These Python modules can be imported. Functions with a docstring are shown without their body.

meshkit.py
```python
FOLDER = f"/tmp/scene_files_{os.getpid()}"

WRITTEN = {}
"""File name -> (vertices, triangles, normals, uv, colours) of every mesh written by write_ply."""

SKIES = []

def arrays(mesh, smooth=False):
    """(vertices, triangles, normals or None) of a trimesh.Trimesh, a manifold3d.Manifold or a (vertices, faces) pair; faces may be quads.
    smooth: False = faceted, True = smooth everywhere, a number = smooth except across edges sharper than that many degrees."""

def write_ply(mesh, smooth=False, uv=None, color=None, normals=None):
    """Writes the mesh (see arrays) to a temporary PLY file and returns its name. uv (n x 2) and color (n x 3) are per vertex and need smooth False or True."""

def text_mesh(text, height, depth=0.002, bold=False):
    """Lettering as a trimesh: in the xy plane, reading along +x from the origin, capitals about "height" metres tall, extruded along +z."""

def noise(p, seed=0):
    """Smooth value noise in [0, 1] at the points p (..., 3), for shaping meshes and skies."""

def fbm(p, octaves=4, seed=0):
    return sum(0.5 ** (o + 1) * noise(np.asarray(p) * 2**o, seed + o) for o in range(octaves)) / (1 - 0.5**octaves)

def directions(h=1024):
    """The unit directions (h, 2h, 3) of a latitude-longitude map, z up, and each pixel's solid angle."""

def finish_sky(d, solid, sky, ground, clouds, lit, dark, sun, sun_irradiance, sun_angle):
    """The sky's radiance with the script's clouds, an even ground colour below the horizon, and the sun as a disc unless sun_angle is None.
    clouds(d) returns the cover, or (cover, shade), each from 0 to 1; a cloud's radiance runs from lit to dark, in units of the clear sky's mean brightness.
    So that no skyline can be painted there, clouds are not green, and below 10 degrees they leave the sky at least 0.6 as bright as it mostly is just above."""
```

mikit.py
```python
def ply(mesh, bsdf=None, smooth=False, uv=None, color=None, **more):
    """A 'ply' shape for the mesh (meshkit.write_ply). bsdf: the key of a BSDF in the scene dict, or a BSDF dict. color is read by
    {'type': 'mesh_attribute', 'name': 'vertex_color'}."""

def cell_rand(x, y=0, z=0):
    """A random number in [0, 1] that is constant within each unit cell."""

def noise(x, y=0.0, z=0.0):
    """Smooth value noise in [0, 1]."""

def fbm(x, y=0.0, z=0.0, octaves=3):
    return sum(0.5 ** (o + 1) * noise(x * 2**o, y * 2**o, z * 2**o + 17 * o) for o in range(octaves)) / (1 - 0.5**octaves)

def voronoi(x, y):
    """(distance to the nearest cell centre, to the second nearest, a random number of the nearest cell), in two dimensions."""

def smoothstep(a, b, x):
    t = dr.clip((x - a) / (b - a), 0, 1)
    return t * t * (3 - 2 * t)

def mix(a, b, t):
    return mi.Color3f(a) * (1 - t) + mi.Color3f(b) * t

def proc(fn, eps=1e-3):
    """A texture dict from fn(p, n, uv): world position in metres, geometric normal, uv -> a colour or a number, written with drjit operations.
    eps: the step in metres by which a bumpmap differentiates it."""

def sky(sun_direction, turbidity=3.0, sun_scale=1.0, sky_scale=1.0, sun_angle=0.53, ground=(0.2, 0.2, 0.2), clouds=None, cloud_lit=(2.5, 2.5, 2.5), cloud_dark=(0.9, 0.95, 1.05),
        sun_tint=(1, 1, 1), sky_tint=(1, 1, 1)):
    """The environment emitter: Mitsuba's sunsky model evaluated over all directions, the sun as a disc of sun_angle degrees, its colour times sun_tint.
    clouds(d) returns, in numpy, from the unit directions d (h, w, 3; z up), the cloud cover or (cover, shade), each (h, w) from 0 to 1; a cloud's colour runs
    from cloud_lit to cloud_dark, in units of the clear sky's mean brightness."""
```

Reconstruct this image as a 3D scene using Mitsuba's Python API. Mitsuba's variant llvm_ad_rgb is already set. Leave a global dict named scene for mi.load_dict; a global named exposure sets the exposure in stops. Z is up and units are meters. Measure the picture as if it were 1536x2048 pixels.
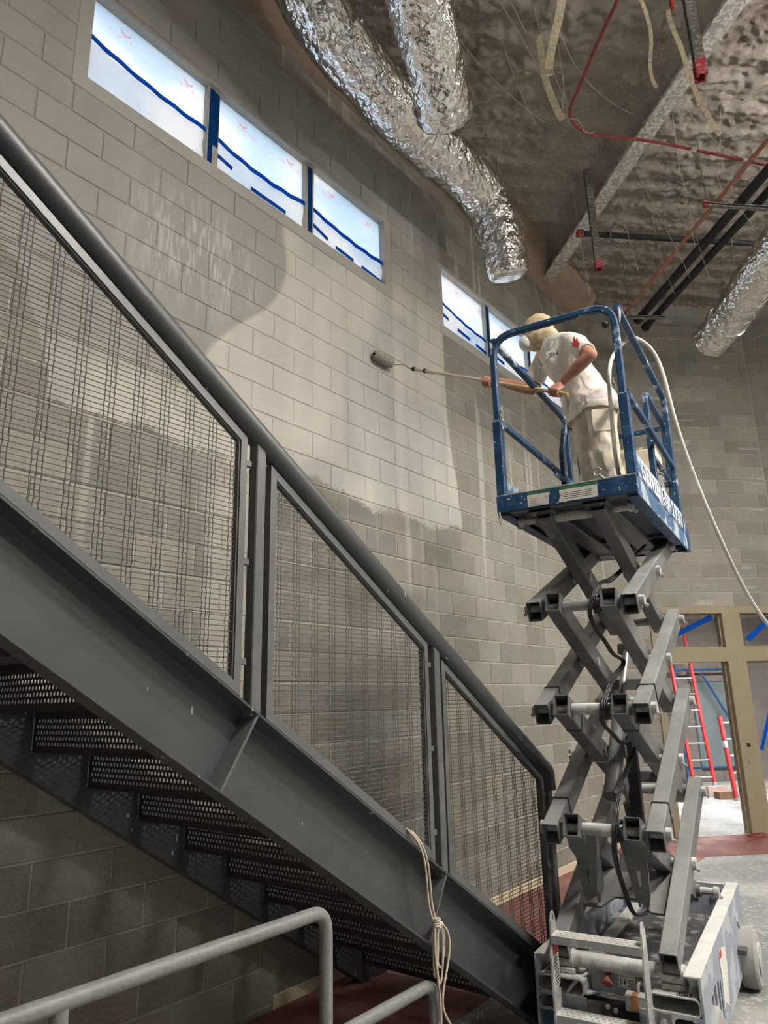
import math, random
import numpy as np, trimesh, manifold3d as m3
import drjit as dr
import mitsuba as mi
import mikit, meshkit
from mikit import proc, noise, fbm, voronoi, cell_rand, smoothstep, mix
from shapely.geometry import Polygon, box as sbox, LineString
from shapely import affinity

random.seed(7)
T = mi.ScalarTransform4f
scene, labels = {'type': 'scene'}, {}
RNG = np.random.default_rng(5)

# ------------------------------------------------------------------ camera, sky, exposure
exposure = 2.78
CAM = np.array([3.5, 0.0, 1.73])
YAW, PITCH, ROLL, FPX = math.radians(-38.09), math.radians(14.9), math.radians(-1.27), 1421.0
_f = np.array([math.sin(YAW) * math.cos(PITCH), math.cos(YAW) * math.cos(PITCH), math.sin(PITCH)])
_r0 = np.array([math.cos(YAW), -math.sin(YAW), 0.0])
_u0 = np.cross(_r0, _f)
_up = -math.sin(ROLL) * _r0 + math.cos(ROLL) * _u0
_rt = math.cos(ROLL) * _r0 + math.sin(ROLL) * _u0
scene['camera'] = {'type': 'perspective', 'fov': math.degrees(2 * math.atan(768 / FPX)), 'fov_axis': 'x', 'near_clip': 0.05, 'far_clip': 200.0,
                   'to_world': T().look_at(origin=CAM.tolist(), target=(CAM + _f).tolist(), up=_up.tolist())}


def cam_dist(p):
    """(distance in front of the camera, whether inside the frame) - only used to choose which blocks become single parts."""
    q = np.asarray(p, float) - CAM
    w = q @ _f
    if w < 0.1:
        return 1e6 + abs(w), False
    x, y = 768 + FPX * (q @ _rt) / w, 1024 - FPX * (q @ _up) / w
    return float(np.linalg.norm(q)), (-60 < x < 1596 and -60 < y < 2108)


def sky_clouds(d):
    n = meshkit.fbm(d * np.array([3.0, 3.0, 6.0]) + 4.0, 5, 3)
    return np.clip((n - 0.34) * 4, 0, 1), np.clip((n - 0.6) * 2, 0, 1)


SKY_SCALE = 3.0
scene['sky'] = mikit.sky([0.55, -0.35, 0.75], turbidity=3.0, sun_scale=0.0, sky_scale=SKY_SCALE, clouds=sky_clouds, cloud_lit=(2.3, 2.3, 2.3), ground=(0.25, 0.24, 0.22))
LAMP = 40.0          # radiance of the added, unseen hanging lamps
LAMP_COLOR = (1.0, 0.955, 0.89)
HALL_LAMP = 21.0     # added lamp standing in for daylight in the room behind the door


# ------------------------------------------------------------------ scene helpers
def key_of(name, parent=None):
    base = (parent + '__' if parent else '') + name
    k, n = base, 0
    while k in scene or k in labels or any_child(k):
        n += 1
        k = f'{base}_{n:03d}'
    return k


_roots = set()
_count = {}


def any_child(k):
    return k in _roots


def newkey(name, parent=None):
    base = (parent + '__' if parent else '') + name
    n = _count.get(base, 0)
    _count[base] = n + 1
    k = base if n == 0 else f'{base}_{n:03d}'
    _roots.add(k)
    return k


def tag(k, label=None, cat=None, group=None, kind=None):
    d = labels.setdefault(k, {})
    for a, b in (('label', label), ('category', cat), ('group', group), ('kind', kind)):
        if b:
            d[a] = b


def thing(name, label, cat, group=None):
    k = newkey(name)
    tag(k, label, cat, group)
    return k


def mat(m):
    return {'type': 'ref', 'id': m}


def add(name, mesh, material, parent=None, label=None, cat=None, group=None, kind=None, smooth=False, to_world=None, **more):
    k = newkey(name, parent)
    if isinstance(mesh, dict):
        d = dict(mesh)
        d['bsdf'] = mat(material)
    else:
        d = mikit.ply(mesh, material, smooth=smooth, **more)
    if to_world is not None:
        d['to_world'] = to_world
    scene[k] = d
    if label or cat or group or kind:
        tag(k, label, cat, group, kind)
    return k


def cat(ms):
    return trimesh.util.concatenate([m for m in ms if m is not None])


def tm(M):
    me = M.to_mesh()
    return trimesh.Trimesh(me.vert_properties[:, :3], me.tri_verts, process=False)


def xf(mesh, M):
    m = mesh.copy()
    m.apply_transform(M)
    return m


def frame(o, x, y, z):
    M = np.eye(4)
    M[:3, 0], M[:3, 1], M[:3, 2], M[:3, 3] = x, y, z, o
    return M


def unit(v):
    v = np.asarray(v, float)
    return v / np.linalg.norm(v)


def box(x0, x1, y0, y1, z0, z1, b=0.0):
    lo, hi = np.minimum([x0, y0, z0], [x1, y1, z1]), np.maximum([x0, y0, z0], [x1, y1, z1])
    if b <= 0:
        m = trimesh.creation.box(extents=hi - lo)
        m.apply_translation((lo + hi) / 2)
        return m
    b = min(b, 0.45 * (hi - lo).min())
    pts = []
    for sx in (0, 1):
        for sy in (0, 1):
            for sz in (0, 1):
                c = np.where([sx, sy, sz], hi, lo)
                d = np.where([sx, sy, sz], -b, b)
                for k in range(3):
                    q = c + d
                    q[k] = c[k]
                    pts.append(q)
    return trimesh.convex.convex_hull(np.array(pts))


def tube(path, r, n=12, caps=True, closed=False):
    """Round tube along a polyline; r a number or one per point."""
    P = np.asarray(path, float)
    N = len(P)
    R = np.full(N, r) if np.isscalar(r) else np.asarray(r, float)
    if closed:
        Tn = np.roll(P, -1, 0) - np.roll(P, 1, 0)
    else:
        Tn = np.gradient(P, axis=0)
    Tn /= np.maximum(np.linalg.norm(Tn, axis=1, keepdims=True), 1e-12)
    a = np.array([0, 0, 1.0]) if abs(Tn[0][2]) < 0.9 else np.array([1.0, 0, 0])
    u = unit(np.cross(Tn[0], a))
    V = []
    ang = np.arange(n) * 2 * np.pi / n
    for i in range(N):
        u = u - Tn[i] * (u @ Tn[i])
        u = unit(u)
        w = np.cross(Tn[i], u)
        V.append(P[i] + R[i] * (np.cos(ang)[:, None] * u + np.sin(ang)[:, None] * w))
    V = np.vstack(V)
    F = []
    rows = N if closed else N - 1
    j = np.arange(n)
    for i in range(rows):
        a0, b0 = i * n, ((i + 1) % N) * n
        F.append(np.stack([a0 + j, a0 + (j + 1) % n, b0 + (j + 1) % n], 1))
        F.append(np.stack([a0 + j, b0 + (j + 1) % n, b0 + j], 1))
    if caps and not closed:
        V = np.vstack([V, P[0], P[-1]])
        F.append(np.stack([np.full(n, len(V) - 2), (j + 1) % n, j], 1))
        e = (N - 1) * n
        F.append(np.stack([np.full(n, len(V) - 1), e + j, e + (j + 1) % n], 1))
    return trimesh.Trimesh(V, np.vstack(F), process=False)


def rounded(pts, r, n=7):
    """Polyline with its inner corners rounded to radius r."""
    P = [np.asarray(p, float) for p in pts]
    out = [P[0]]
    for i in range(1, len(P) - 1):
        a, b = unit(P[i - 1] - P[i]), unit(P[i + 1] - P[i])
        half = math.acos(np.clip(a @ b, -1, 1)) / 2
        d = min(r / math.tan(half), 0.48 * min(np.linalg.norm(P[i - 1] - P[i]), np.linalg.norm(P[i + 1] - P[i])))
        s, e = P[i] + a * d, P[i] + b * d
        for t in np.linspace(0, 1, n):
            out.append((1 - t) ** 2 * s + 2 * t * (1 - t) * P[i] + t * t * e)
    out.append(P[-1])
    return np.array(out)


def spline(pts, n=60):
    from scipy.interpolate import CubicSpline
    P = np.asarray(pts, float)
    s = np.concatenate([[0], np.cumsum(np.linalg.norm(np.diff(P, axis=0), axis=1))])
    return CubicSpline(s, P)(np.linspace(0, s[-1], n))


def sweep_rect(path, a, b, side, closed_ends=True):
    """A rectangular bar a (along side) by b swept along a polyline whose bends lie in the plane normal to side; small chamfers."""
    P = np.asarray(path, float)
    side = unit(side)
    c = 0.18 * min(a, b)
    prof = [(-a / 2 + c, -b / 2), (a / 2 - c, -b / 2), (a / 2, -b / 2 + c), (a / 2, b / 2 - c), (a / 2 - c, b / 2), (-a / 2 + c, b / 2), (-a / 2, b / 2 - c), (-a / 2, -b / 2 + c)]
    Tn = np.gradient(P, axis=0)
    Tn /= np.linalg.norm(Tn, axis=1, keepdims=True)
    V = []
    for p, t in zip(P, Tn):
        w = unit(np.cross(t, side))
        s = unit(np.cross(w, t))
        V.append([p + x * s + y * w for x, y in prof])
    n = len(prof)
    V = np.array(V).reshape(-1, 3)
    j, F = np.arange(n), []
    for i in range(len(P) - 1):
        a0, b0 = i * n, (i + 1) * n
        F += [np.stack([a0 + j, a0 + (j + 1) % n, b0 + (j + 1) % n], 1), np.stack([a0 + j, b0 + (j + 1) % n, b0 + j], 1)]
    k = np.arange(1, n - 1)
    F += [np.stack([0 * k, k + 1, k], 1), np.stack([0 * k + (len(P) - 1) * n, (len(P) - 1) * n + k, (len(P) - 1) * n + k + 1], 1)]
    m = trimesh.Trimesh(V, np.vstack(F), process=False)
    if m.volume < 0:
        m.invert()
    return m


def bar(p0, p1, a, b, side):
    return sweep_rect([p0, p1], a, b, side)


def box_tube(p0, p1, a, b, t, side):
    """Hollow rectangular tube, open at both ends: a across (along side), b the other way, wall t."""
    p0, p1 = np.asarray(p0, float), np.asarray(p1, float)
    d = unit(p1 - p0)
    s = unit(np.asarray(side, float) - d * (np.asarray(side, float) @ d))
    w = np.cross(d, s)
    outer = sbox(-a / 2, -b / 2, a / 2, b / 2).buffer(-0.008).buffer(0.008, quad_segs=3)
    m = trimesh.creation.extrude_polygon(outer.difference(outer.buffer(-t)), np.linalg.norm(p1 - p0), engine='earcut')
    return xf(m, frame(p0, s, w, d))


def plate(poly, thick, o, x, y):
    """Flat plate: 2-D polygon in axes x, y about o, extruded by thick along x cross y."""
    x, y = unit(x), unit(y)
    P = poly if hasattr(poly, 'exterior') else Polygon(poly)
    m = trimesh.creation.extrude_polygon(P, thick, engine='earcut')
    return xf(m, frame(o, x, y, np.cross(x, y)))


def letters(text, height, o, x, y, depth=0.002, bold=False, width=None):
    m = meshkit.text_mesh(text, height, depth, bold)
    if width:
        m.apply_scale([width / (m.bounds[1][0] - m.bounds[0][0]), 1, 1])
    x, y = unit(x), unit(y)
    return xf(m, frame(o, x, y, np.cross(x, y)))


def bolt(p, axis, r=0.012, h=0.012):
    a = unit(axis)
    x = unit(np.cross(a, [0.3, 0.5, 0.8]))
    hexa = Polygon([(r * math.cos(i * math.pi / 3), r * math.sin(i * math.pi / 3)) for i in range(6)])
    m1 = plate(hexa, h, p, x, np.cross(a, x))
    sh = plate(Polygon([(r * .55 * math.cos(i * math.pi / 4), r * .55 * math.sin(i * math.pi / 4)) for i in range(8)]), h * 1.7, p, x, np.cross(a, x))
    return cat([m1, sh])


# ------------------------------------------------------------------ materials
def principled(color, rough=0.6, metal=0.0, spec=0.5, bump=None, bump_scale=0.002, **more):
    d = {'type': 'principled', 'base_color': proc(color) if callable(color) else {'type': 'rgb', 'value': list(color)}, 'roughness': rough, 'metallic': metal, 'specular': spec, **more}
    if bump:
        d = {'type': 'bumpmap', 'nested_texture': proc(bump), 'scale': bump_scale, 'nested_bsdf': d}
    return {'type': 'twosided', 'nested': d}


def M(name, *a, **k):
    scene[name] = principled(*a, **k)
    return name


CH, CL, Z0 = 0.2032, 0.4064, 0.0325       # block course height, block length, height of the first joint


def speckle(p, s=140.0):
    return noise(p.x * s, p.y * s, p.z * s)


def wall_tone(u, z, odd, even, p):
    """Bare concrete block: grey-tan, each block a little different, pitted."""
    k = dr.floor((z - Z0) / CH)
    par = k - 2 * dr.floor(k / 2)
    off = dr.select(par > 0.5, odd, even)
    r = cell_rand(dr.floor((u - off * CL) / CL), k, 3)
    t = 0.80 + 0.30 * r + 0.20 * (fbm(p.x * 3, p.y * 3, p.z * 3) - 0.5)
    t = t * (0.86 + 0.28 * speckle(p))
    return mix((0.275, 0.268, 0.240), (0.285, 0.262, 0.222), cell_rand(dr.floor((u - off * CL) / CL), k, 5)) * t


def paint_mask(p):
    """1 where the wall of the windows has been rolled with paint (x = 0 plane, p.y along, p.z up)."""
    y, z = p.y, p.z
    w = 0.10 * (noise(y * 2.3, 4.0) - 0.5) + 0.06 * (noise(y * 9, 2.0) - 0.5) + 0.05 * (noise(y * 60, z * 60) - 0.5)
    low = dr.select(y < 1.62, 3.25 + 0.85 * smoothstep(1.75, 1.3, y), 3.27) + w + 0.09 * smoothstep(4.2, 3.6, y) * smoothstep(3.2, 3.7, y)
    hi = dr.select(y < 5.2, 6.86, 6.86 - 0.55 * (y - 5.2)) + 0.25 * (noise(y * 2.0, 9.0) - 0.5)
    right = 5.50 + 0.17 * smoothstep(4.6, 3.3, z) + 0.03 * (noise(z * 5.0, 1.0) - 0.5)
    return smoothstep(-0.02, 0.03, z - low) * smoothstep(-0.05, 0.06, hi - z) * smoothstep(-0.015, 0.02, right - y)


def paint_color(p):
    """Wet coats darker and greyer, dry coats beige; roller lanes and drips."""
    y, z = p.y, p.z
    edge = 3.30 - 0.75 * smoothstep(4.9, 3.7, z) + 0.06 * (noise(z * 4, 8.0) - 0.5)
    dry = smoothstep(-0.03, 0.03, y - edge) * smoothstep(6.0, 5.2, z)
    dry = dr.maximum(dry, smoothstep(3.8, 3.5, z))
    lanes = noise(y * 7, z * 0.7)
    streak = smoothstep(0.55, 0.8, noise(y * 5 + 3, z * 0.5, 2.0)) * smoothstep(4.0, 4.6, y)
    c = mix((0.335, 0.322, 0.300), (0.53, 0.505, 0.445), dry)
    c = mix(c, (0.40, 0.395, 0.375), 0.75 * streak)
    c = mix(c, (0.40, 0.40, 0.40), 0.6 * smoothstep(0.5, 0.75, noise(y * 1.9 + 1, z * 2.4)) * dry)
    painted_sheen = smoothstep(0.75, 0.1, dr.sqrt(dr.square((y - 2.5) * 1.0) + dr.square((z - 4.65) * 1.2))) * smoothstep(0.42, 0.75, 0.6 * noise(y * 95, z * 12) + 0.4 * noise(y * 30, z * 7))  # whitish sheen of the fresh paint, put into the colour
    c = mix(c, (0.60, 0.58, 0.53), 0.6 * painted_sheen)
    return c * (0.93 + 0.14 * lanes)


def left_block(p, n, uv):
    c = wall_tone(p.y, p.z, 0.89, 0.40, p)
    pale_band = smoothstep(0.45, 0.72, noise(p.y * 3.2 + 7, p.z * 0.45)) * smoothstep(1.5, 1.9, p.z) * smoothstep(3.4, 3.1, p.z) * smoothstep(5.0, 3.5, p.y)  # paler upright bands on the bare block below the rolled paint
    c = mix(c, (0.50, 0.465, 0.415), 0.75 * pale_band)
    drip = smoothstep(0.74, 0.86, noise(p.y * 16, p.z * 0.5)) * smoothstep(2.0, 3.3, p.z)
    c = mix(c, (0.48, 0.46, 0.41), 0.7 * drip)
    return mix(c, paint_color(p), paint_mask(p))


def left_mortar(p, n, uv):
    c = mi.Color3f(0.40, 0.385, 0.34) * (0.85 + 0.3 * speckle(p, 60.0))
    return mix(c, paint_color(p) * 0.97, paint_mask(p))


R2 = math.sqrt(0.5)


def diag_block(p, n, uv):
    s = (p.x + p.y - 9.45) * R2
    c = wall_tone(s, p.z, 0.75, 0.25, p)
    ch = smoothstep(0.78, 0.9, noise(s * 3, p.z * 26)) * smoothstep(0.5, 0.8, noise(s * 4, p.z * 2))
    return mix(c, (0.5, 0.49, 0.46), 0.5 * ch)


def end_block(p, n, uv):
    return wall_tone(p.x, p.z, 0.75, 0.25, p)


def block_bump(p, n, uv):
    return noise(p.x * 90, p.y * 90, p.z * 90) * (1.1 - 0.6 * paint_mask(p))


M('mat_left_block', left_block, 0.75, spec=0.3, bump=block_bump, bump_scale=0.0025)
M('mat_left_mortar', left_mortar, 0.85, spec=0.2)
M('mat_diag_block', diag_block, 0.9, spec=0.2)
M('mat_end_block', end_block, 0.9, spec=0.2)
M('mat_mortar', lambda p, n, uv: mi.Color3f(0.36, 0.345, 0.30) * (0.85 + 0.3 * speckle(p, 60.0)), 0.9, spec=0.2)


def floor_color(p, n, uv):
    t = 0.75 + 0.5 * fbm(p.x * 2.2, p.y * 2.2, 1.0, 4)
    c = mix((0.175, 0.178, 0.17), (0.29, 0.285, 0.265), smoothstep(0.4, 0.75, fbm(p.x * 1.3 + 4, p.y * 1.3, 2.0, 4)))
    dust = smoothstep(0.62, 0.8, noise(p.x * 40, p.y * 40)) * 0.25
    return mix(c * t, (0.55, 0.54, 0.5), dust)


M('mat_floor', floor_color, 0.6, spec=0.4)
M('mat_red_paper', lambda p, n, uv: mix((0.175, 0.072, 0.060), (0.26, 0.15, 0.125), smoothstep(0.45, 0.8, fbm(p.x * 3, p.y * 3, 0.0, 4))), 0.75, spec=0.3)
M('mat_base_tape', (0.62, 0.55, 0.38), 0.6)


def foam_color(p, n, uv):
    t = 0.7 + 0.6 * fbm(p.x * 4, p.y * 4, p.z * 4, 4)
    c = mix((0.245, 0.215, 0.185), (0.30, 0.272, 0.236), fbm(p.x * 1.1, p.y * 1.1, 3.0))
    c = mix(c, (0.20, 0.165, 0.14), 0.55 * smoothstep(0.55, 0.75, fbm(p.x * 0.9 + 5, p.y * 0.9 + 2, 0.0)))
    over = smoothstep(0.4, 0.5, fbm(p.x * 0.6 + 9, p.y * 0.6, 1.0)) * smoothstep(0.55, 0.9, speckle(p, 55.0))
    return mix(c * t, (0.46, 0.43, 0.39), 0.45 * over)


M('mat_foam', foam_color, 0.95, spec=0.1, bump=lambda p, n, uv: fbm(p.x * 34, p.y * 34, p.z * 34), bump_scale=0.02)
M('mat_foam_brown', lambda p, n, uv: mix((0.25, 0.175, 0.12), (0.35, 0.285, 0.23), fbm(p.x * 5, p.y * 5, p.z * 5, 4)), 0.95, spec=0.1, bump=lambda p, n, uv: fbm(p.x * 40, p.y * 40, p.z * 40), bump_scale=0.012)
M('mat_beam', lambda p, n, uv: mix((0.36, 0.345, 0.315), (0.62, 0.60, 0.56), smoothstep(0.35, 0.7, noise(p.x * 50, p.y * 50, p.z * 50))), 0.9, spec=0.2)
M('mat_ledger', lambda p, n, uv: mix((0.25, 0.20, 0.155), (0.42, 0.375, 0.32), smoothstep(0.35, 0.75, fbm(p.x * 12, p.y * 12, p.z * 12))), 0.95, spec=0.1)


def foil_bump(p, n, uv):
    a = dr.abs(noise(p.x * 38 + 6 * noise(p.y * 7, p.z * 7), p.y * 22, p.z * 38) - 0.5)
    return 1.4 * a + 0.8 * dr.abs(noise(p.x * 80, p.y * 60, p.z * 80) - 0.5) + 0.5 * fbm(p.x * 14, p.y * 14, p.z * 14, 2)


M('mat_foil', lambda p, n, uv: mix((0.80, 0.80, 0.80), (0.93, 0.92, 0.90), noise(p.x * 9, p.y * 9, p.z * 9)), 0.15, 1.0, bump=foil_bump, bump_scale=0.0035)
M('mat_foil_tape', (0.82, 0.82, 0.82), 0.2, 1.0, bump=foil_bump, bump_scale=0.003)
M('mat_steel', lambda p, n, uv: mix((0.048, 0.052, 0.055), (0.066, 0.069, 0.070), fbm(p.x * 6, p.y * 6, p.z * 6)) + mi.Color3f(0.25) * smoothstep(0.935, 0.95, noise(p.x * 45, p.y * 45, p.z * 14)), 0.42, spec=0.5)
M('mat_steel_light', lambda p, n, uv: mix((0.09, 0.095, 0.096), (0.125, 0.127, 0.125), fbm(p.x * 7, p.y * 7, p.z * 7)), 0.4, spec=0.5)
M('mat_wire', (0.09, 0.085, 0.08), 0.45, spec=0.5)
M('mat_tread', (0.035, 0.032, 0.032), 0.55)
M('mat_rail', lambda p, n, uv: mix((0.145, 0.148, 0.145), (0.20, 0.20, 0.19), fbm(p.x * 8, p.y * 8, p.z * 8)) * (0.9 + 0.2 * speckle(p, 90.0)), 0.45, spec=0.4)
M('mat_film', (0.8, 0.85, 0.9), 0.6)
scene['mat_film'] = {'type': 'principledthin', 'base_color': proc(lambda p, n, uv: film_color(p)), 'roughness': 0.6, 'diff_trans': 1.5, 'spec_trans': 0.0, 'eta': 1.4}
scene['mat_sheet'] = {'type': 'principledthin', 'base_color': {'type': 'rgb', 'value': [0.82, 0.83, 0.84]}, 'roughness': 0.5, 'diff_trans': 1.25, 'spec_trans': 0.0, 'eta': 1.4}


def film_color(p):
    y, z = p.y, p.z
    c = mix((0.74, 0.82, 0.88), (0.97, 0.95, 0.92), smoothstep(0.3, 0.65, fbm(y * 1.6 + 2, z * 2.6, 3.0)))
    u, v = (y - 1.66) / 0.5, (z - 6.0)
    fu = u - dr.floor(u)
    arc = dr.abs(dr.sqrt(dr.square((fu - 0.5) * 0.5) + dr.square(v - 0.03)) - 0.035)
    pr = smoothstep(0.010, 0.004, arc) * dr.select(v < 0.02, 1.0, 0.0)
    txt = smoothstep(0.55, 0.65, noise(y * 60, z * 130)) * dr.select((dr.abs(v + 0.035) < 0.014) & (dr.abs(fu - 0.5) < 0.25), 1.0, 0.0)
    return mix(c, (0.85, 0.45, 0.48), dr.clip(0.8 * pr + 0.45 * txt, 0, 1))


scene['mat_blue_tape'] = {'type': 'principledthin', 'base_color': {'type': 'rgb', 'value': [0.025, 0.185, 0.54]}, 'roughness': 0.5, 'diff_trans': 1.5, 'spec_trans': 0.0, 'eta': 1.4}
M('mat_win_frame', lambda p, n, uv: mix((0.42, 0.41, 0.39), (0.36, 0.345, 0.315), smoothstep(5.3, 5.1, p.y)), 0.6)
M('mat_tan_frame', lambda p, n, uv: mi.Color3f(0.275, 0.238, 0.160) * (0.94 + 0.12 * fbm(p.x * 3, p.y * 3, p.z * 3)), 0.45)
scene['mat_glass'] = {'type': 'thindielectric', 'int_ior': 1.5}


def worn(base, under, amount, s=14.0, rough=0.5, dustz=0.0, specks=1.0):
    def f(p, n, uv):
        m = fbm(p.x * s, p.y * s, p.z * s, 4)
        k = smoothstep(0.60 - amount, 0.72 - amount, m)
        sp = smoothstep(0.86, 0.90, noise(p.x * 95, p.y * 95, p.z * 60)) * specks
        up = smoothstep(0.3, 0.9, n.z) * dustz
        c = mix(base, under, k)
        c = mix(c, (0.66, 0.66, 0.63), 0.8 * sp)
        return mix(c, (0.58, 0.57, 0.53), up * (0.6 + 0.4 * m))
    return principled(f, rough, spec=0.4)


scene['mat_lift_blue'] = worn((0.010, 0.042, 0.105), (0.02, 0.07, 0.15), 0.05, dustz=0.5)
scene['mat_lift_blue_worn'] = worn((0.045, 0.105, 0.20), (0.33, 0.39, 0.44), 0.16, s=9.0, dustz=0.6)
scene['mat_rail_blue'] = worn((0.013, 0.050, 0.115), (0.30, 0.38, 0.46), 0.0, s=11.0, dustz=0.35)
scene['mat_lift_grey'] = worn((0.105, 0.108, 0.110), (0.14, 0.142, 0.14), 0.1, s=5.0, rough=0.42, dustz=0.25, specks=0.12)
scene['mat_lift_pale'] = worn((0.28, 0.285, 0.285), (0.42, 0.42, 0.40), 0.1, s=16.0, dustz=0.9)
scene['mat_chassis'] = worn((0.235, 0.265, 0.31), (0.36, 0.375, 0.39), 0.10, s=8.0, dustz=0.95)
M('mat_dark_tray', lambda p, n, uv: mix((0.06, 0.062, 0.065), (0.22, 0.215, 0.205), smoothstep(0.5, 0.8, fbm(p.x * 16, p.y * 16, p.z * 16))), 0.8)
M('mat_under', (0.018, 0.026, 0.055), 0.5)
M('mat_tyre', (0.27, 0.265, 0.25), 0.85)
M('mat_black', (0.012, 0.012, 0.013), 0.5)
M('mat_hose_black', (0.02, 0.02, 0.022), 0.45)
M('mat_bolt', (0.42, 0.41, 0.39), 0.4, 0.6)
M('mat_decal', lambda p, n, uv: mi.Color3f(0.62, 0.60, 0.54) * (0.8 + 0.3 * fbm(p.x * 20, p.y * 20, p.z * 20)), 0.5)
M('mat_green', (0.03, 0.16, 0.07), 0.5)
M('mat_red', (0.42, 0.03, 0.03), 0.5)
M('mat_dull_red', (0.24, 0.075, 0.06), 0.7)
M('mat_ink', (0.03, 0.03, 0.03), 0.6)
M('mat_white_letter', lambda p, n, uv: mix((0.72, 0.73, 0.72), (0.25, 0.33, 0.42), smoothstep(0.58, 0.72, fbm(p.x * 26, p.y * 26, p.z * 26))), 0.6)
M('mat_orange', (0.42, 0.20, 0.07), 0.6)
M('mat_conduit', lambda p, n, uv: mix((0.20, 0.028, 0.035), (0.30, 0.05, 0.05), noise(p.x * 60, p.y * 60, p.z * 60)), 0.5)
M('mat_copper', lambda p, n, uv: mix((0.36, 0.13, 0.075), (0.42, 0.21, 0.15), fbm(p.x * 10, p.y * 10, p.z * 10)), 0.55)
M('mat_pipe', (0.014, 0.014, 0.017), 0.6)
M('mat_strut', lambda p, n, uv: mix((0.13, 0.13, 0.12), (0.26, 0.25, 0.23), smoothstep(0.4, 0.8, noise(p.x * 55, p.y * 55, p.z * 55))), 0.7)
M('mat_redtip', lambda p, n, uv: mix((0.30, 0.03, 0.04), (0.42, 0.2, 0.19), smoothstep(0.5, 0.8, noise(p.x * 50, p.y * 50, p.z * 50))), 0.6)
M('mat_strap', lambda p, n, uv: mix((0.66, 0.57, 0.36), (0.48, 0.44, 0.37), smoothstep(0.45, 0.65, noise(p.x * 60, p.y * 60, p.z * 60))), 0.7)
M('mat_hanger', (0.48, 0.44, 0.37), 0.6)
M('mat_hose_white', lambda p, n, uv: mi.Color3f(0.66, 0.64, 0.56) * (0.75 + 0.35 * fbm(p.x * 12, p.y * 12, p.z * 12)), 0.55)
M('mat_rope', lambda p, n, uv: mi.Color3f(0.46, 0.39, 0.31) * (0.8 + 0.4 * noise(p.x * 90, p.y * 90, p.z * 160)), 0.9)
M('mat_skin', lambda p, n, uv: mix((0.40, 0.19, 0.125), (0.47, 0.245, 0.17), fbm(p.x * 14, p.y * 14, p.z * 14)), 0.55, spec=0.35)


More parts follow.
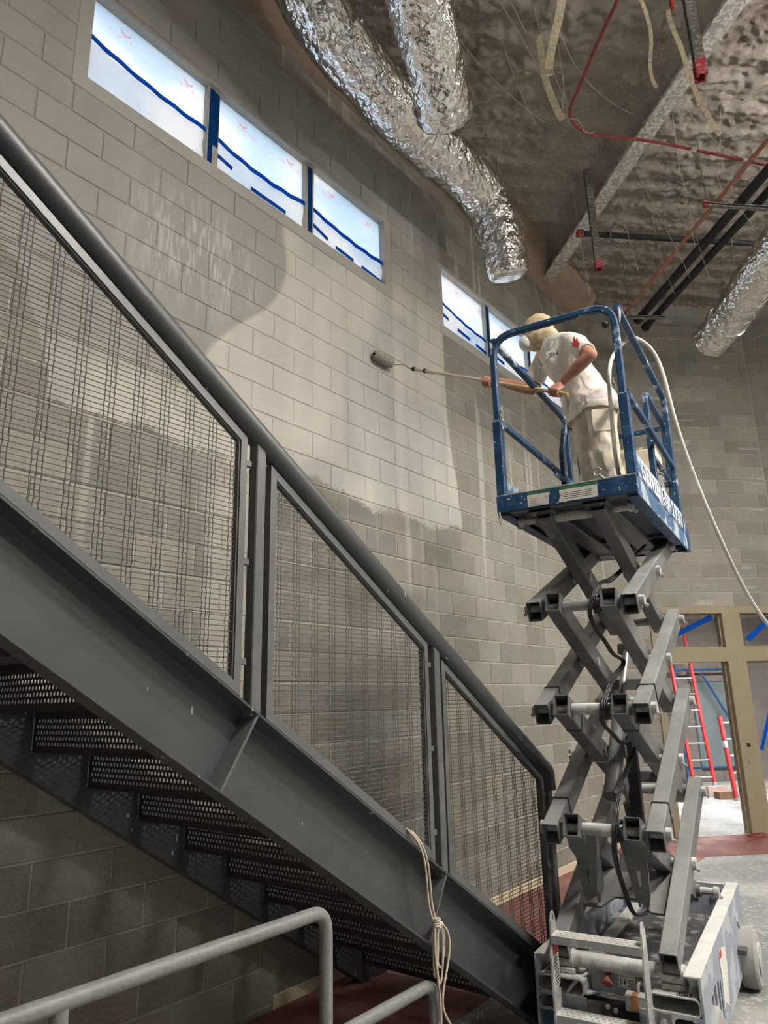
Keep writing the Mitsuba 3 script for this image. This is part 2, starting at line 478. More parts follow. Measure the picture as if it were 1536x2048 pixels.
def shirt_color(p, n, uv):
    c = mi.Color3f(0.76, 0.725, 0.67) * (0.9 + 0.2 * fbm(p.x * 7, p.y * 7, p.z * 7))
    sp = smoothstep(0.62, 0.75, noise(p.x * 70, p.y * 70, p.z * 40)) * smoothstep(4.0, 3.7, p.z)
    return mix(c, (0.62, 0.53, 0.38), 0.8 * sp)


M('mat_shirt', shirt_color, 0.9, spec=0.1, bump=lambda p, n, uv: fbm(p.x * 11, p.y * 11, p.z * 8, 3), bump_scale=0.02)
M('mat_pants', lambda p, n, uv: mix((0.70, 0.625, 0.49), (0.76, 0.71, 0.60), smoothstep(0.4, 0.7, fbm(p.x * 18, p.y * 18, p.z * 18))), 0.9, spec=0.1, bump=lambda p, n, uv: fbm(p.x * 14, p.y * 14, p.z * 9, 3), bump_scale=0.022)
M('mat_hood', (0.60, 0.475, 0.315), 0.9, spec=0.1, bump=lambda p, n, uv: fbm(p.x * 18 + p.z * 9, p.y * 18, p.z * 22, 2), bump_scale=0.012)
M('mat_mask', (0.75, 0.76, 0.77), 0.8)
M('mat_cover', lambda p, n, uv: mix((0.20, 0.18, 0.15), (0.40, 0.37, 0.32), noise(p.x * 70, p.y * 70, p.z * 70)), 0.95, bump=lambda p, n, uv: fbm(p.x * 90, p.y * 90, p.z * 90), bump_scale=0.006)
M('mat_pole', lambda p, n, uv: mix((0.47, 0.32, 0.13), (0.55, 0.47, 0.36), smoothstep(1.5, 1.2, p.x)), 0.55)
M('mat_cream', lambda p, n, uv: mi.Color3f(0.62, 0.55, 0.42) * (0.75 + 0.4 * fbm(p.x * 14, p.y * 14, p.z * 14)), 0.8)
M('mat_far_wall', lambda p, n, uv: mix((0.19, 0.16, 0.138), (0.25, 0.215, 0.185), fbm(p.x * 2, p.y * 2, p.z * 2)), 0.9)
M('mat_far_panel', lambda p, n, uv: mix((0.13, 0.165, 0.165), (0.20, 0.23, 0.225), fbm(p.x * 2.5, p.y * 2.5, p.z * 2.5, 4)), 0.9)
M('mat_far_beam', (0.20, 0.165, 0.145), 0.8)
M('mat_ladder', (0.55, 0.05, 0.05), 0.5)
M('mat_alu', (0.62, 0.62, 0.60), 0.4, 0.7)
M('mat_scaffold', (0.02, 0.08, 0.21), 0.5)
M('mat_carton', (0.26, 0.15, 0.09), 0.85)
M('mat_pink', (0.60, 0.42, 0.36), 0.85)
M('mat_lamp_body', (0.5, 0.5, 0.5), 0.5)
M('mat_room', (0.17, 0.165, 0.155), 0.9)

# ------------------------------------------------------------------ block walls
OPEN_A, OPEN_B = (1.565, 4.665, Z0 + 26 * CH, Z0 + 30 * CH), (5.46, 8.50, Z0 + 26 * CH, Z0 + 30 * CH)
TOPZ = 7.62


def block_mesh(w, h, t=0.03, c=0.004, proud=0.006):
    """One block's face: local x along the wall, y up, z out; a chamfered slab whose back sits in the mortar bed."""
    x, y = w / 2, h / 2
    V = np.array([[sx * x, sy * y, -t] for sx, sy in ((-1, -1), (1, -1), (1, 1), (-1, 1))] + [[sx * x, sy * y, -c] for sx, sy in ((-1, -1), (1, -1), (1, 1), (-1, 1))]
                 + [[sx * (x - c), sy * (y - c), 0.0] for sx, sy in ((-1, -1), (1, -1), (1, 1), (-1, 1))])
    F = [[0, 2, 1], [0, 3, 2]]
    for a in (0, 4):
        for i in range(4):
            j = (i + 1) % 4
            F += [[a + i, a + j, a + 4 + j], [a + i, a + 4 + j, a + 4 + i]]
    F += [[8, 9, 10], [8, 10, 11]]
    return trimesh.Trimesh(V, F, process=False)


def block_wall(key, bsdf, o, eu, nrm, u0, u1, z0, z1, odd, even, holes=(), single_z=None, limit=300):
    """Blocks in running bond on the plane through o (z = 0 there), along eu, facing nrm."""
    o, eu, nrm = (np.asarray(a, float) for a in (o, eu, nrm))
    ez = np.array([0, 0, 1.0])
    items = []
    for k in range(int(math.floor((z0 - Z0) / CH)), int(math.ceil((z1 - Z0) / CH))):
        a, b = max(z0, Z0 + k * CH), min(z1, Z0 + (k + 1) * CH)
        if b - a < 0.02:
            continue
        off = (odd if k % 2 else even) * CL
        j0, j1 = int(math.floor((u0 - off) / CL)), int(math.ceil((u1 - off) / CL))
        for j in range(j0, j1):
            segs = [(max(u0, off + j * CL), min(u1, off + (j + 1) * CL))]
            for h0, h1, hz0, hz1 in holes:
                if hz0 < b - 0.01 and hz1 > a + 0.01:
                    segs = [s for x0, x1 in segs for s in ((x0, min(x1, h0)), (max(x0, h1), x1)) if s[1] > s[0]]
            for x0, x1 in segs:
                if x1 - x0 > 0.03:
                    items.append((x0, x1, a, b))
    J = 0.0105
    placed = []
    for x0, x1, a, b in items:
        c = o + eu * (x0 + x1) / 2 + ez * (a + b) / 2
        d, seen = cam_dist(c)
        placed.append(((0 if seen else 1000) + d, x0, x1, a, b, c))
    placed.sort(key=lambda q: q[0])
    shared, rest = {}, []
    Mx = frame([0, 0, 0], eu, ez, np.cross(eu, ez))
    if np.cross(eu, ez) @ nrm < 0:
        Mx = frame([0, 0, 0], -eu, ez, -np.cross(eu, ez))
    for i, (d, x0, x1, a, b, c) in enumerate(placed):
        wh = (round(x1 - x0 - J, 4), round(b - a - J, 4))
        j = 0.0016 * (RNG.random() - 0.5)
        c = c + nrm * j
        if i < limit and d < 900:
            if wh not in shared:
                shared[wh] = mikit.ply(xf(block_mesh(*wh), Mx), bsdf)
            add('block', shared[wh], bsdf, key, to_world=T().translate(c.tolist()))
        else:
            m = xf(block_mesh(*wh), Mx)
            m.apply_translation(c)
            rest.append(m)
    if rest:
        add('farther_blocks', cat(rest), bsdf, key, kind='stuff')


# left wall with its two strips of windows
wl = newkey('wall_left')
tag(wl, kind='structure')
backing = []
YA, YB = -7.0, 9.46
for y0, y1, z0, z1 in ((YA, YB, -0.05, OPEN_A[2]), (YA, YB, OPEN_A[3], TOPZ + 0.2), (YA, OPEN_A[0], OPEN_A[2], OPEN_A[3]), (OPEN_A[1], OPEN_B[0], OPEN_A[2], OPEN_A[3]), (OPEN_B[1], YB, OPEN_A[2], OPEN_A[3])):
    backing.append(box(-0.20, -0.006, y0, y1, z0, z1))
add('mortar_bed', cat(backing), 'mat_left_mortar', wl)
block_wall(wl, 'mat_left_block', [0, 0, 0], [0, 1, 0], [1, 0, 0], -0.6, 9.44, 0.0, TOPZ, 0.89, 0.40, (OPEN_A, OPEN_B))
add('baseboard_left', box(0.0, 0.012, 3.3, YB - 0.02, 0.0, 0.075, 0.003), 'mat_base_tape', kind='structure')
add('wall_outlet', cat([box(0.0, 0.004, 7.60, 7.69, 1.05, 1.20, 0.001)]), 'mat_alu', label='small electrical box set in the block wall beside the scissor arms', cat='outlet box')
scene['wall_outlet__socket'] = mikit.ply(cat([box(0.004, 0.007, 7.625, 7.665, 1.075, 1.115), box(0.004, 0.007, 7.625, 7.665, 1.135, 1.175)]), 'mat_black')

# diagonal wall with the door, and the wall right of it
SD, ND = np.array([R2, R2, 0]), np.array([R2, -R2, 0])
OD = np.array([0, 9.45, 0])
LD = 2.485


def dpt(s, d, z):
    """Point by the diagonal wall: s along it, d behind it, z up."""
    return OD + SD * s - ND * d + np.array([0, 0, z])


def dbox(s0, s1, d0, d1, z0, z1, b=0.0):
    return xf(box(s0, s1, d0, d1, z0, z1, b), frame(OD, SD, -ND, [0, 0, 1]))


FR_L, FR_T = 0.47, 2.884
wb = newkey('wall_back')
tag(wb, kind='structure')
add('mortar_bed', cat([dbox(-0.05, LD + 0.2, 0.006, 0.20, FR_T, TOPZ + 0.2), dbox(-0.05, FR_L, 0.006, 0.20, -0.05, FR_T)]), 'mat_mortar', wb)
block_wall(wb, 'mat_diag_block', OD, SD, ND, 0.0, LD, 0.0, TOPZ, 0.75, 0.25, ((FR_L, LD + 1, -1, FR_T),))
wr = newkey('wall_right')
tag(wr, kind='structure')
YR, XC = 9.45 + LD * R2, LD * R2
add('mortar_bed', box(XC - 0.1, 12.0, YR + 0.006, YR + 0.2, -0.05, TOPZ + 0.2), 'mat_mortar', wr)
block_wall(wr, 'mat_end_block', [0, YR, 0], [1, 0, 0], [0, -1, 0], XC + 0.004, 3.4, 0.0, TOPZ, 0.75, 0.25)
add('wall_side', box(12.0, 12.2, -7.2, YR + 0.2, -0.05, TOPZ + 0.2), 'mat_room', kind='structure')
add('wall_front', box(-0.2, 12.2, -7.2, -7.0, -0.05, TOPZ + 0.2), 'mat_room', kind='structure')

# the upper floor that the stair climbs to, with the wall below it, both unseen behind the camera, added to shade the space under the stair
add('wall_added_mezzanine', box(-0.2, 12.0, -1.75, -1.6, 0.0, 3.2), 'mat_room', kind='structure')
add('floor_added_mezzanine', box(0.0, 12.0, -7.0, -0.92, 3.2, 3.42), 'mat_floor', kind='structure')

# floor
add('floor', cat([box(-0.2, 12.2, -7.2, YR + 0.2, -0.2, 0.0), dbox(-1.6, 7.0, 0.0, 6.0, -0.2, -0.001)]), 'mat_floor', kind='structure')
band = Polygon([(0.012, -2), (0.95, -2), (0.95, 8.85), (0.95 + 1.8 * R2, 8.85 + 1.8 * R2), (XC + 0.9, YR - 0.75), (4.5, YR - 0.75), (4.5, YR - 0.01), (XC, YR - 0.01), (1.62, 9.45 + 1.62), (0.012, 9.45)])
pm = trimesh.creation.extrude_polygon(band, 0.003, engine='earcut')
add('floor_paper', pm, 'mat_red_paper', label='red-brown protective paper laid along the foot of the block walls', cat='floor paper')

# ceiling: foam over a ribbed deck, ribs parallel to the diagonal wall
DECK = 7.56


def foam_z(X, Y, s):
    r = (X - (Y - 9.45)) * R2                       # distance in front of the diagonal wall
    rib = 0.5 + 0.5 * np.cos(2 * np.pi * r / 0.30)
    q = np.stack([X, Y, 0 * X], -1)
    z = DECK - 0.042 * (0.35 + 0.65 * np.clip(rib * 1.6 - 0.3, 0, 1)) * (0.6 + 0.8 * meshkit.noise(q * 1.7, 4))
    z -= 0.075 * (meshkit.fbm(q * 5.0, 4, 8) - 0.5) + 0.05 * (meshkit.noise(q * 21.0, 2) - 0.5) + 0.10 * (meshkit.fbm(q * 0.9, 2, 3) - 0.5)
    return z


def height_sheet(xs, ys, fn):
    X, Y = np.meshgrid(xs, ys, indexing='ij')
    Z = fn(X, Y)
    n, m = X.shape
    V = np.stack([X, Y, Z], -1).reshape(-1, 3)
    i = (np.arange(n - 1)[:, None] * m + np.arange(m - 1)[None]).ravel()
    F = np.vstack([np.stack([i, i + m + 1, i + m], 1), np.stack([i, i + 1, i + m + 1], 1)])
    return trimesh.Trimesh(V, F, process=False)


ce = newkey('ceiling')
tag(ce, kind='structure')
add('roof_deck', box(-0.2, 12.2, -7.2, YR + 1.8, DECK + 0.12, DECK + 0.3), 'mat_foam', ce)
add('foam', height_sheet(np.arange(-0.05, 5.0, 0.028), np.arange(1.6, YR + 0.05, 0.028), lambda X, Y: foam_z(X, Y, 0)), 'mat_foam', ce, kind='stuff', smooth=True)

# the beam that runs out from the left wall, square to the diagonal wall's ribs
BD = unit([0.742, -0.670, 0])


def beam(name, y0, L, w=0.17, zb=7.21):
    a = np.array([0.02, y0, 0])
    b = newkey(name)
    tag(b, kind='structure')
    n = 220
    prof = [(-w / 2, zb), (w / 2, zb), (w / 2, zb + 0.03), (0.045, zb + 0.05), (0.05, DECK + 0.06), (-0.05, DECK + 0.06), (-0.045, zb + 0.05), (-w / 2, zb + 0.03)]
    V = []
    for i in range(n):
        t = L * i / (n - 1)
        for k, (s, z) in enumerate(prof):
            p = a + BD * t + SD * s
            V.append([p[0], p[1], z])
    V = np.array(V)
    V += (meshkit.noise(V * 14.0, 5)[:, None] - 0.5) * np.array([0.022, 0.022, 0.02])
    F = []
    m = len(prof)
    for i in range(n - 1):
        for k in range(m):
            p, q = i * m + k, i * m + (k + 1) % m
            F += [[p, q, q + m], [p, q + m, p + m]]
    add('flange', trimesh.Trimesh(V, F, process=False), 'mat_beam', b, smooth=50)
    # foam banked up against the web
    for sgn in (-1, 1):
        g = []
        for i in range(90):
            t = L * i / 89
            for s, z in ((0.05, zb + 0.10), (0.10, zb + 0.2), (0.24, DECK - 0.02), (0.40, DECK + 0.06), (0.05, DECK + 0.06)):
                p = a + BD * t + SD * s * sgn
                g.append([p[0], p[1], z])
        g = np.array(g)
        g += (meshkit.fbm(g * 9.0, 3, 6)[:, None] - 0.5) * 0.07
        F = []
        for i in range(89):
            for k in range(5):
                p, q = i * 5 + k, i * 5 + (k + 1) % 5
                F += [[p, q, q + 5], [p, q + 5, p + 5]]
        add('foam_bank', trimesh.Trimesh(g, F, process=False), 'mat_foam', b, smooth=60)
    return b


beam('ceiling_beam', 8.16, 6.2)

# ledger steel and brown foam along the top of the left wall
pth = np.linspace(1.0, 9.42, 190)
prof = [(0.0, 7.02), (0.035, 7.05), (0.05, 7.22), (0.13, 7.27), (0.15, 7.36), (0.22, 7.44), (0.30, 7.66), (0.0, 7.66)]
V = np.array([[x, y, z] for y in pth for x, z in prof])
V += np.where(V[:, :1] > 0.001, (meshkit.fbm(V * 7.0, 4, 9)[:, None] - 0.5) * np.array([0.09, 0.02, 0.10]), 0)
V[:, 0] = np.maximum(V[:, 0], 0.0)
F = []
for i in range(len(pth) - 1):
    for k in range(len(prof)):
        a, b = i * len(prof) + k, i * len(prof) + (k + 1) % len(prof)
        F += [[a, b + len(prof), b], [a, a + len(prof), b + len(prof)]]
lg = newkey('trim_1')
tag(lg, kind='structure')
add('wall_foam', trimesh.Trimesh(V, F, process=False), 'mat_foam_brown', lg, smooth=60)

# ------------------------------------------------------------------ the window strips
def window(y0, y1, opening, tapes, sheet):
    z0, z1 = OPEN_A[2], OPEN_A[3]
    w = newkey('window')
    w2 = f'window_{len([k for k in labels if k.startswith("window_") and "__" not in k]) + 1}'
    tag(w2, kind='structure')
    add('pane', box(-0.075, -0.069, y0 - 0.01, y1 + 0.01, 5.41, 6.10), 'mat_film', w2)
    if sheet:
        n = 40
        V, F = [], []
        ys = np.linspace(y0 + 0.004, y1 - 0.004, n)
        for i, y in enumerate(ys):
            for j in range(9):
                t = j / 8
                zt = sheet(y) - 0.01
                V.append([-0.052 + 0.012 * math.sin(11 * y + 5 * t) * math.sin(math.pi * t) + 0.004 * math.sin(47 * y), y, zt + (5.425 - zt) * t])
        for i in range(n - 1):
            for j in range(8):
                a = i * 9 + j
                F += [[a, a + 1, a + 10], [a, a + 10, a + 9]]
        add('plastic_sheet', trimesh.Trimesh(V, F, process=False), 'mat_sheet', w2, smooth=True)
    for pts, wd in tapes:
        pts = np.array(pts, float)
        V, F = [], []
        n = max(2, int(abs(pts[-1][0] - pts[0][0]) / 0.03) + 2)
        if len(pts) > 2:
            from scipy.interpolate import CubicSpline
            ys = np.linspace(pts[0][0], pts[-1][0], n)
            zs = CubicSpline(pts[:, 0], pts[:, 1])(ys) + 0.004 * np.sin(ys * 31)
        else:
            tt = np.linspace(0, 1, n)
            ys, zs = pts[0][0] + (pts[1][0] - pts[0][0]) * tt, pts[0][1] + (pts[1][1] - pts[0][1]) * tt
        P = np.stack([np.full(n, -0.038), ys, zs], 1)
        add('masking_tape', sweep_rect(P, wd, 0.003, [0, 0, 1] if abs(ys[-1] - ys[0]) > 0.05 else [0, 1, 0]), 'mat_blue_tape', w2, label='blue masking tape')
    return w2


def sag(y0, y1, a, b, c):
    def f(y):
        t = (y - y0) / (y1 - y0)
        return a + (b - a) * t - 4 * c * t * (1 - t)
    return f


def sagpts(y0, y1, a, b, c, n=6):
    f = sag(y0, y1, a, b, c)
    return [(y, f(y)) for y in np.linspace(y0, y1, n)]


PANES = [(1.66, 2.55), (2.66, 3.55), (3.65, 4.57), (5.53, 6.44), (6.545, 7.45), (7.55, 8.42)]
s1 = (1.66, 2.62, 5.765, 5.70, 0.03)
s2 = (2.60, 3.62, 5.70, 5.70, 0.055)
s3 = (3.60, 4.57, 5.70, 5.655, 0.03)
s4 = (5.53, 6.47, 5.72, 5.63, 0.03)
s5 = (6.50, 7.48, 5.68, 5.63, 0.03)
s6 = (7.55, 8.42, 5.66, 5.62, 0.03)
window(*PANES[0], OPEN_A, [(sagpts(*s1), 0.038)], sag(*s1))
window(*PANES[1], OPEN_A, [(sagpts(*s2), 0.04), (((2.63, 5.56), (2.80, 5.53)), 0.034), (((2.98, 5.475), (3.34, 5.475)), 0.034)], sag(*s2))
window(*PANES[2], OPEN_A, [(sagpts(*s3), 0.04), (((3.63, 5.55), (3.83, 5.50)), 0.034), (((3.93, 5.48), (4.16, 5.47)), 0.034), (((4.27, 5.465), (4.56, 5.45)), 0.034)], sag(*s3))
window(*PANES[3], OPEN_B, [(sagpts(*s4), 0.032), (((5.54, 5.585), (5.68, 5.56)), 0.036), (((5.85, 5.52), (6.1, 5.50)), 0.036), (((6.22, 5.49), (6.44, 5.47)), 0.036)], sag(*s4))
window(*PANES[4], OPEN_B, [(sagpts(*s5), 0.032), (((6.6, 5.52), (6.85, 5.5)), 0.036)], sag(*s5))
window(*PANES[5], OPEN_B, [(sagpts(*s6), 0.032)], sag(*s6))


def strip_frame(op, panes, n):
    """Frame of one strip: head, sill and jambs set in the opening, mullions between the panes."""
    k = f'window_{n}__frame'
    y0, y1, z0, z1 = op
    g0, g1 = panes[0][0], panes[-1][1]
    ms = [box(-0.11, -0.004, y0, y1, z0, 5.42, 0.004), box(-0.11, -0.004, y0, y1, 6.088, z1, 0.004), box(-0.11, -0.004, y0, g0, z0, z1, 0.004), box(-0.11, -0.004, g1, y1, z0, z1, 0.004),
          box(-0.03, 0.006, y0, y1, z0 - 0.012, z0 + 0.012, 0.003)]
    for a, b in zip(panes[:-1], panes[1:]):
        ms.append(box(-0.11, -0.028, a[1], b[0], 5.41, 6.10, 0.004))
    scene[k] = mikit.ply(cat(ms), 'mat_win_frame')


strip_frame(OPEN_A, PANES[:3], 1)
strip_frame(OPEN_B, PANES[3:], 4)
for wname, y, za, zb, wd in (('window_2', 2.585, 5.40, 6.07, 0.036), ('window_2', 2.625, 5.6, 6.06, 0.05), ('window_3', 3.60, 5.40, 6.06, 0.045), ('window_4', 6.49, 5.42, 6.08, 0.05), ('window_5', 7.5, 5.42, 6.08, 0.05)):
    add('masking_tape', box(-0.0265, -0.0235, y - wd / 2, y + wd / 2, za, zb), 'mat_blue_tape', wname, label='blue masking tape')

# ------------------------------------------------------------------ door frame and the room behind it
d1 = 'door_1'
tag(d1, kind='structure')
FD0, FD1 = -0.02, 0.16
FS1 = LD - 0.02
PL = 0.56           # left jamb's inner edge
PR = (1.51, 1.775)  # the wide mullion
add('frame', cat([dbox(FR_L, PL, FD0, FD1, 0, FR_T, 0.004), dbox(PR[0], PR[1], FD0, FD1, 0, FR_T, 0.004), dbox(PL - .002, FS1, FD0 + .001, FD1 - .001, 2.145, 2.335, 0.004), dbox(PL - .002, FS1, FD0 + .001, FD1 - .001, 2.79, FR_T, 0.004),
                 dbox(FS1 - 0.06, FS1, FD0, FD1, 0, FR_T, 0.004), dbox(PR[1] - .002, FS1, FD0 + .001, FD1 - .001, 0, 0.10, 0.004), dbox(PL, PL + 0.015, 0.06, 0.10, 0, 2.145), dbox(PR[0] - 0.015, PR[0], 0.06, 0.10, 0, 2.145)]), 'mat_tan_frame', d1)
for n, (a, b, z0, z1) in enumerate(((PL, PR[0], 2.335, 2.79), (PR[1], FS1 - 0.06, 2.335, 2.79), (PR[1], FS1 - 0.06, 0.10, 2.145))):
    w = f'window_{7 + n}'
    tag(w, kind='structure')
    pn = newkey('pane', w)
    scene[pn] = mikit.ply(dbox(a - .004, b + .004, 0.075, 0.081, z0 - .004, z1 + .004), 'mat_glass')
    f = [dbox(a, b, 0.05, 0.075, z0, z0 + 0.018), dbox(a, b, 0.05, 0.075, z1 - 0.018, z1), dbox(a, a + 0.018, 0.05, 0.075, z0, z1), dbox(b - 0.018, b, 0.05, 0.075, z0, z1)]
    add('bead', cat(f), 'mat_tan_frame', w)
    ts = ((a + 0.12, z0 + 0.10), (b - 0.10, z1 - 0.04)) if z1 - z0 < 1 else ((a + 0.08, 1.0), (b - 0.1, 2.1))
    add('masking_tape', sweep_rect([dpt(ts[0][0], 0.068, ts[0][1]), dpt(ts[1][0], 0.068, ts[1][1])], 0.004, 0.07 if z1 - z0 < 1 else 0.045, ND), 'mat_blue_tape', w, label='strip of blue masking tape across the glass')
add('latch_cutout', dbox(1.60, 1.655, FD0 - 0.002, FD0 + 0.01, 1.05, 1.10), 'mat_black', d1)
add('lock_cylinder', tube([dpt(1.61, FD0 + 0.005, 0.88), dpt(1.61, FD0 - 0.012, 0.88)], 0.02, 14), 'mat_bolt', d1, smooth=40)

hw = newkey('wall_hall')
tag(hw, kind='structure')
HD, HS0, HS1, HZ = 5.45, -1.5, 6.8, 3.3
add('far_side', cat([dbox(HS0, HS1, HD, HD + 0.15, -0.05, HZ), dbox(HS0 - 0.15, HS0, 0.2, HD, -0.05, HZ), dbox(HS1, HS1 + 0.15, 0.2, HD, -0.05, HZ), dbox(LD + 0.2, HS1, 0.2, 0.35, -0.05, HZ), dbox(HS0, 0.0, 0.2, 0.35, -0.05, HZ)]), 'mat_far_wall', hw)
add('ceiling_hall', dbox(HS0, HS1, 0.2, HD, HZ, HZ + 0.15), 'mat_far_wall', kind='structure')
# blocks of the far wall that the doorway shows
items, lo = [], []
for k in range(0, 16):
    for j in range(6, 16):
        s0 = j * CL + (0.2032 if k % 2 else 0)
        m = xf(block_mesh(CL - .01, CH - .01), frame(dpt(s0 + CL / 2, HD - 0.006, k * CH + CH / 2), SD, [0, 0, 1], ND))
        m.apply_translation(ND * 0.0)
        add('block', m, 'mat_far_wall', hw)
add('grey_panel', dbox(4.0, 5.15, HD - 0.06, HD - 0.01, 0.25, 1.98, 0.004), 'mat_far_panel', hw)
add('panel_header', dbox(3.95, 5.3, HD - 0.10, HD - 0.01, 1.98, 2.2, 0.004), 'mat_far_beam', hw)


def scaffold(s0, s1, d):
    k = thing('scaffold_frame', 'blue steel scaffold frame with a diagonal brace seen through the doorway', 'scaffold')
    for nm, a, b, r in (('post', (s0, 0.0), (s0, 2.75), 0.024), ('post', (s1, 0.0), (s1, 2.75), 0.024), ('rail', (s0, 0.30), (s1, 0.30), 0.022), ('rail', (s0, 2.22), (s1, 2.22), 0.024), ('brace', (s0 + 0.58, 2.15), (s1 - 0.1, 0.6), 0.024)):
        add(nm, tube([dpt(a[0], d, a[1]), dpt(b[0], d, b[1])], r, 10), 'mat_scaffold', k, smooth=40)
    return k


scaffold(3.5, 5.0, 5.1)


def ladder(label, s, d0, w, z0, z1, d1_, nrung, white):
    k = thing('ladder', label, 'ladder')
    a, b = 0.0, 1.0
    P = lambda si, t: dpt(s + si * w / 2, d0 + (d1_ - d0) * t, z0 + (z1 - z0) * t)
    for si in (-1, 1):
        add('rail', bar(P(si, 0.02), P(si, 1), 0.055, 0.08, SD), 'mat_ladder', k)
        add('foot', bar(P(si, 0.0), P(si, 0.03), 0.06, 0.088, SD), 'mat_alu', k)
        if white:
            add('warning_label', bar(P(si, 0.62), P(si, 0.70), 0.057, 0.082, SD), 'mat_decal', k)
    for i in range(nrung):
        t = (i + 0.6) / nrung
        add('rung', tube([P(-1, t), P(1, t)], 0.016, 8), 'mat_alu', k, smooth=40)
    return k


ladder('red fiberglass extension ladder leaning on the far wall, seen left in the doorway', 3.50, 4.50, 0.42, 0.003, 3.1, 4.95, 10, False)
ladder('red fiberglass ladder with white labels behind the right edge of the doorway', 3.22, 2.75, 0.36, 0.003, 1.35, 2.92, 5, True)
for (s, d, w, dp, h, m, lab) in ((3.02, 2.95, 0.30, 0.18, 0.115, 'mat_carton', 'brown cardboard box on the bright floor beyond the doorway'), (3.05, 3.30, 0.34, 0.12, 0.17, 'mat_pink', 'pale pink board standing behind the brown cardboard box')):
    bk = thing('cardboard_box' if m == 'mat_carton' else 'pink_board', lab, 'box' if m == 'mat_carton' else 'board')
    if m == 'mat_carton':
        add('body', dbox(s - w / 2, s + w / 2, d, d + dp, 0.001, h, 0.003), m, bk)
        add('flap', dbox(s - w / 2, s + w / 2, d - 0.002, d + dp * 0.5, h, h + 0.004), m, bk)
    else:
        add('sheet', dbox(s - w / 2, s + w / 2, d, d + dp, 0.001, h, 0.003), m, bk)
hl = thing('added_hall_light', 'unseen light fitting added under the ceiling of the room behind the doorway', 'light fixture')  # unseen, added to brighten the floor beyond the door
add('housing', dbox(2.4, 4.2, 1.9, 2.5, HZ - 0.09, HZ - 0.02, 0.004), 'mat_lamp_body', hl)
lm = mikit.ply(dbox(2.45, 4.15, 1.95, 2.45, HZ - 0.105, HZ - 0.091), 'mat_lamp_body')
lm['emitter'] = {'type': 'area', 'radiance': {'type': 'rgb', 'value': [HALL_LAMP * c for c in (0.95, 0.97, 1.0)]}}
scene[hl + '__diffuser'] = lm
tag(hl + '__diffuser', 'glowing diffuser')
add('floor_cable', tube(spline([dpt(0.95, -0.42, 0.008), dpt(1.45, -0.25, 0.012), dpt(1.62, -0.05, 0.02), dpt(1.40, -0.10, 0.012), dpt(1.75, -0.35, 0.012), dpt(2.4, -0.5, 0.01)], 60), 0.007, 6), 'mat_conduit', label='thin red-brown cord lying on the floor at the foot of the door frame', cat='cable', smooth=True)

# ------------------------------------------------------------------ unseen lamps added to light the big room
for n, (x, y) in enumerate(((4.9, 2.6), (4.9, 6.6), (8.6, 2.6), (8.6, 6.6))):
    k = thing('added_lamp', 'unseen added lamp hung on wires ' + ('over the floor right of the staircase', 'beside the scissor lift', 'in the middle of the far side', 'in the far corner')[n], 'lamp')
    zb = 6.55
    add('housing', box(x - 0.05, x + 0.05, y - 0.62, y + 0.62, zb, zb + 0.09, 0.01), 'mat_lamp_body', k)
    lm = mikit.ply(box(x - 0.15, x + 0.15, y - 0.6, y + 0.6, zb - 0.014, zb - 0.001), 'mat_lamp_body')
    lm['emitter'] = {'type': 'area', 'radiance': {'type': 'rgb', 'value': [LAMP * c for c in LAMP_COLOR]}}
    scene[k + '__diffuser'] = lm
    for dy in (-0.5, 0.5):
        add('wire', tube([[x, y + dy, zb + 0.08], [x, y + dy, DECK + 0.15]], 0.003, 5), 'mat_hanger', k)

# ------------------------------------------------------------------ staircase
SL = 0.629                                    # fall per metre along y


def sline(zb, y):
    return zb - SL * (y - 1.7)


st = thing('staircase', 'dark grey steel staircase with perforated treads and wire-mesh guardrail', 'staircase')
XS, YT, YE = 1.50, -0.9, 4.05
ca = 1 / math.sqrt(1 + SL * SL)
sdir = np.array([0, ca, -SL * ca])
snrm = np.array([0, SL * ca, ca])


def stringer(xweb, sgn):
    """Channel on edge: web at xweb, flanges towards sgn; cut level at the floor."""
    dep = (1.752 - 1.40) * ca
    w, t = 0.085, 0.011
    ms = []
    # web as a polygon in (y, z)
    top, bot = 1.752, 1.40
    yend = YE + 0.12
    yf = 1.7 + (bot - 0.002) / SL
    poly = [(YT, sline(bot, YT)), (yf, 0.002), (yend, 0.002), (yend, sline(top, yend)), (YT, sline(top, YT))]
    m = plate(poly, t, [xweb - t / 2, 0, 0], [0, 1, 0], [0, 0, 1])
    ms.append(m)
    for zb, s in ((top, -1), (bot, 1)):
        o = np.array([0, YT, sline(zb, YT)])
        L = (yend - YT) / ca if zb == top else (yf - YT) / ca
        prof = [(0, 0), (sgn * w, 0), (sgn * w, s * 0.008), (sgn * 0.012, s * 0.016), (0, s * 0.024)]
        ms.append(xf(trimesh.creation.extrude_polygon(Polygon(prof), L, engine='earcut'), frame([xweb, o[1], o[2]], [1, 0, 0], snrm, sdir)))
    r = cat(ms)
    return r


add('stringer', stringer(XS - 0.07, 1), 'mat_steel', st, smooth=25)
add('stringer', stringer(0.17, -1), 'mat_steel', st, smooth=25)
for y in (0.55, 1.775, 2.93):
    ztop, zbot = sline(1.752, y), sline(1.40, y - 0.145)
    V = [[XS - 0.064, y, ztop - 0.02], [XS + 0.012, y + 0.004, ztop - 0.012], [XS + 0.012, y - 0.15, zbot + 0.012], [XS - 0.064, y - 0.15, zbot + 0.02]]
    V = np.array(V)
    V2 = V + sdir * 0.010
    P = np.vstack([V, V2])
    add('stiffener', trimesh.convex.convex_hull(P), 'mat_steel_light', st)


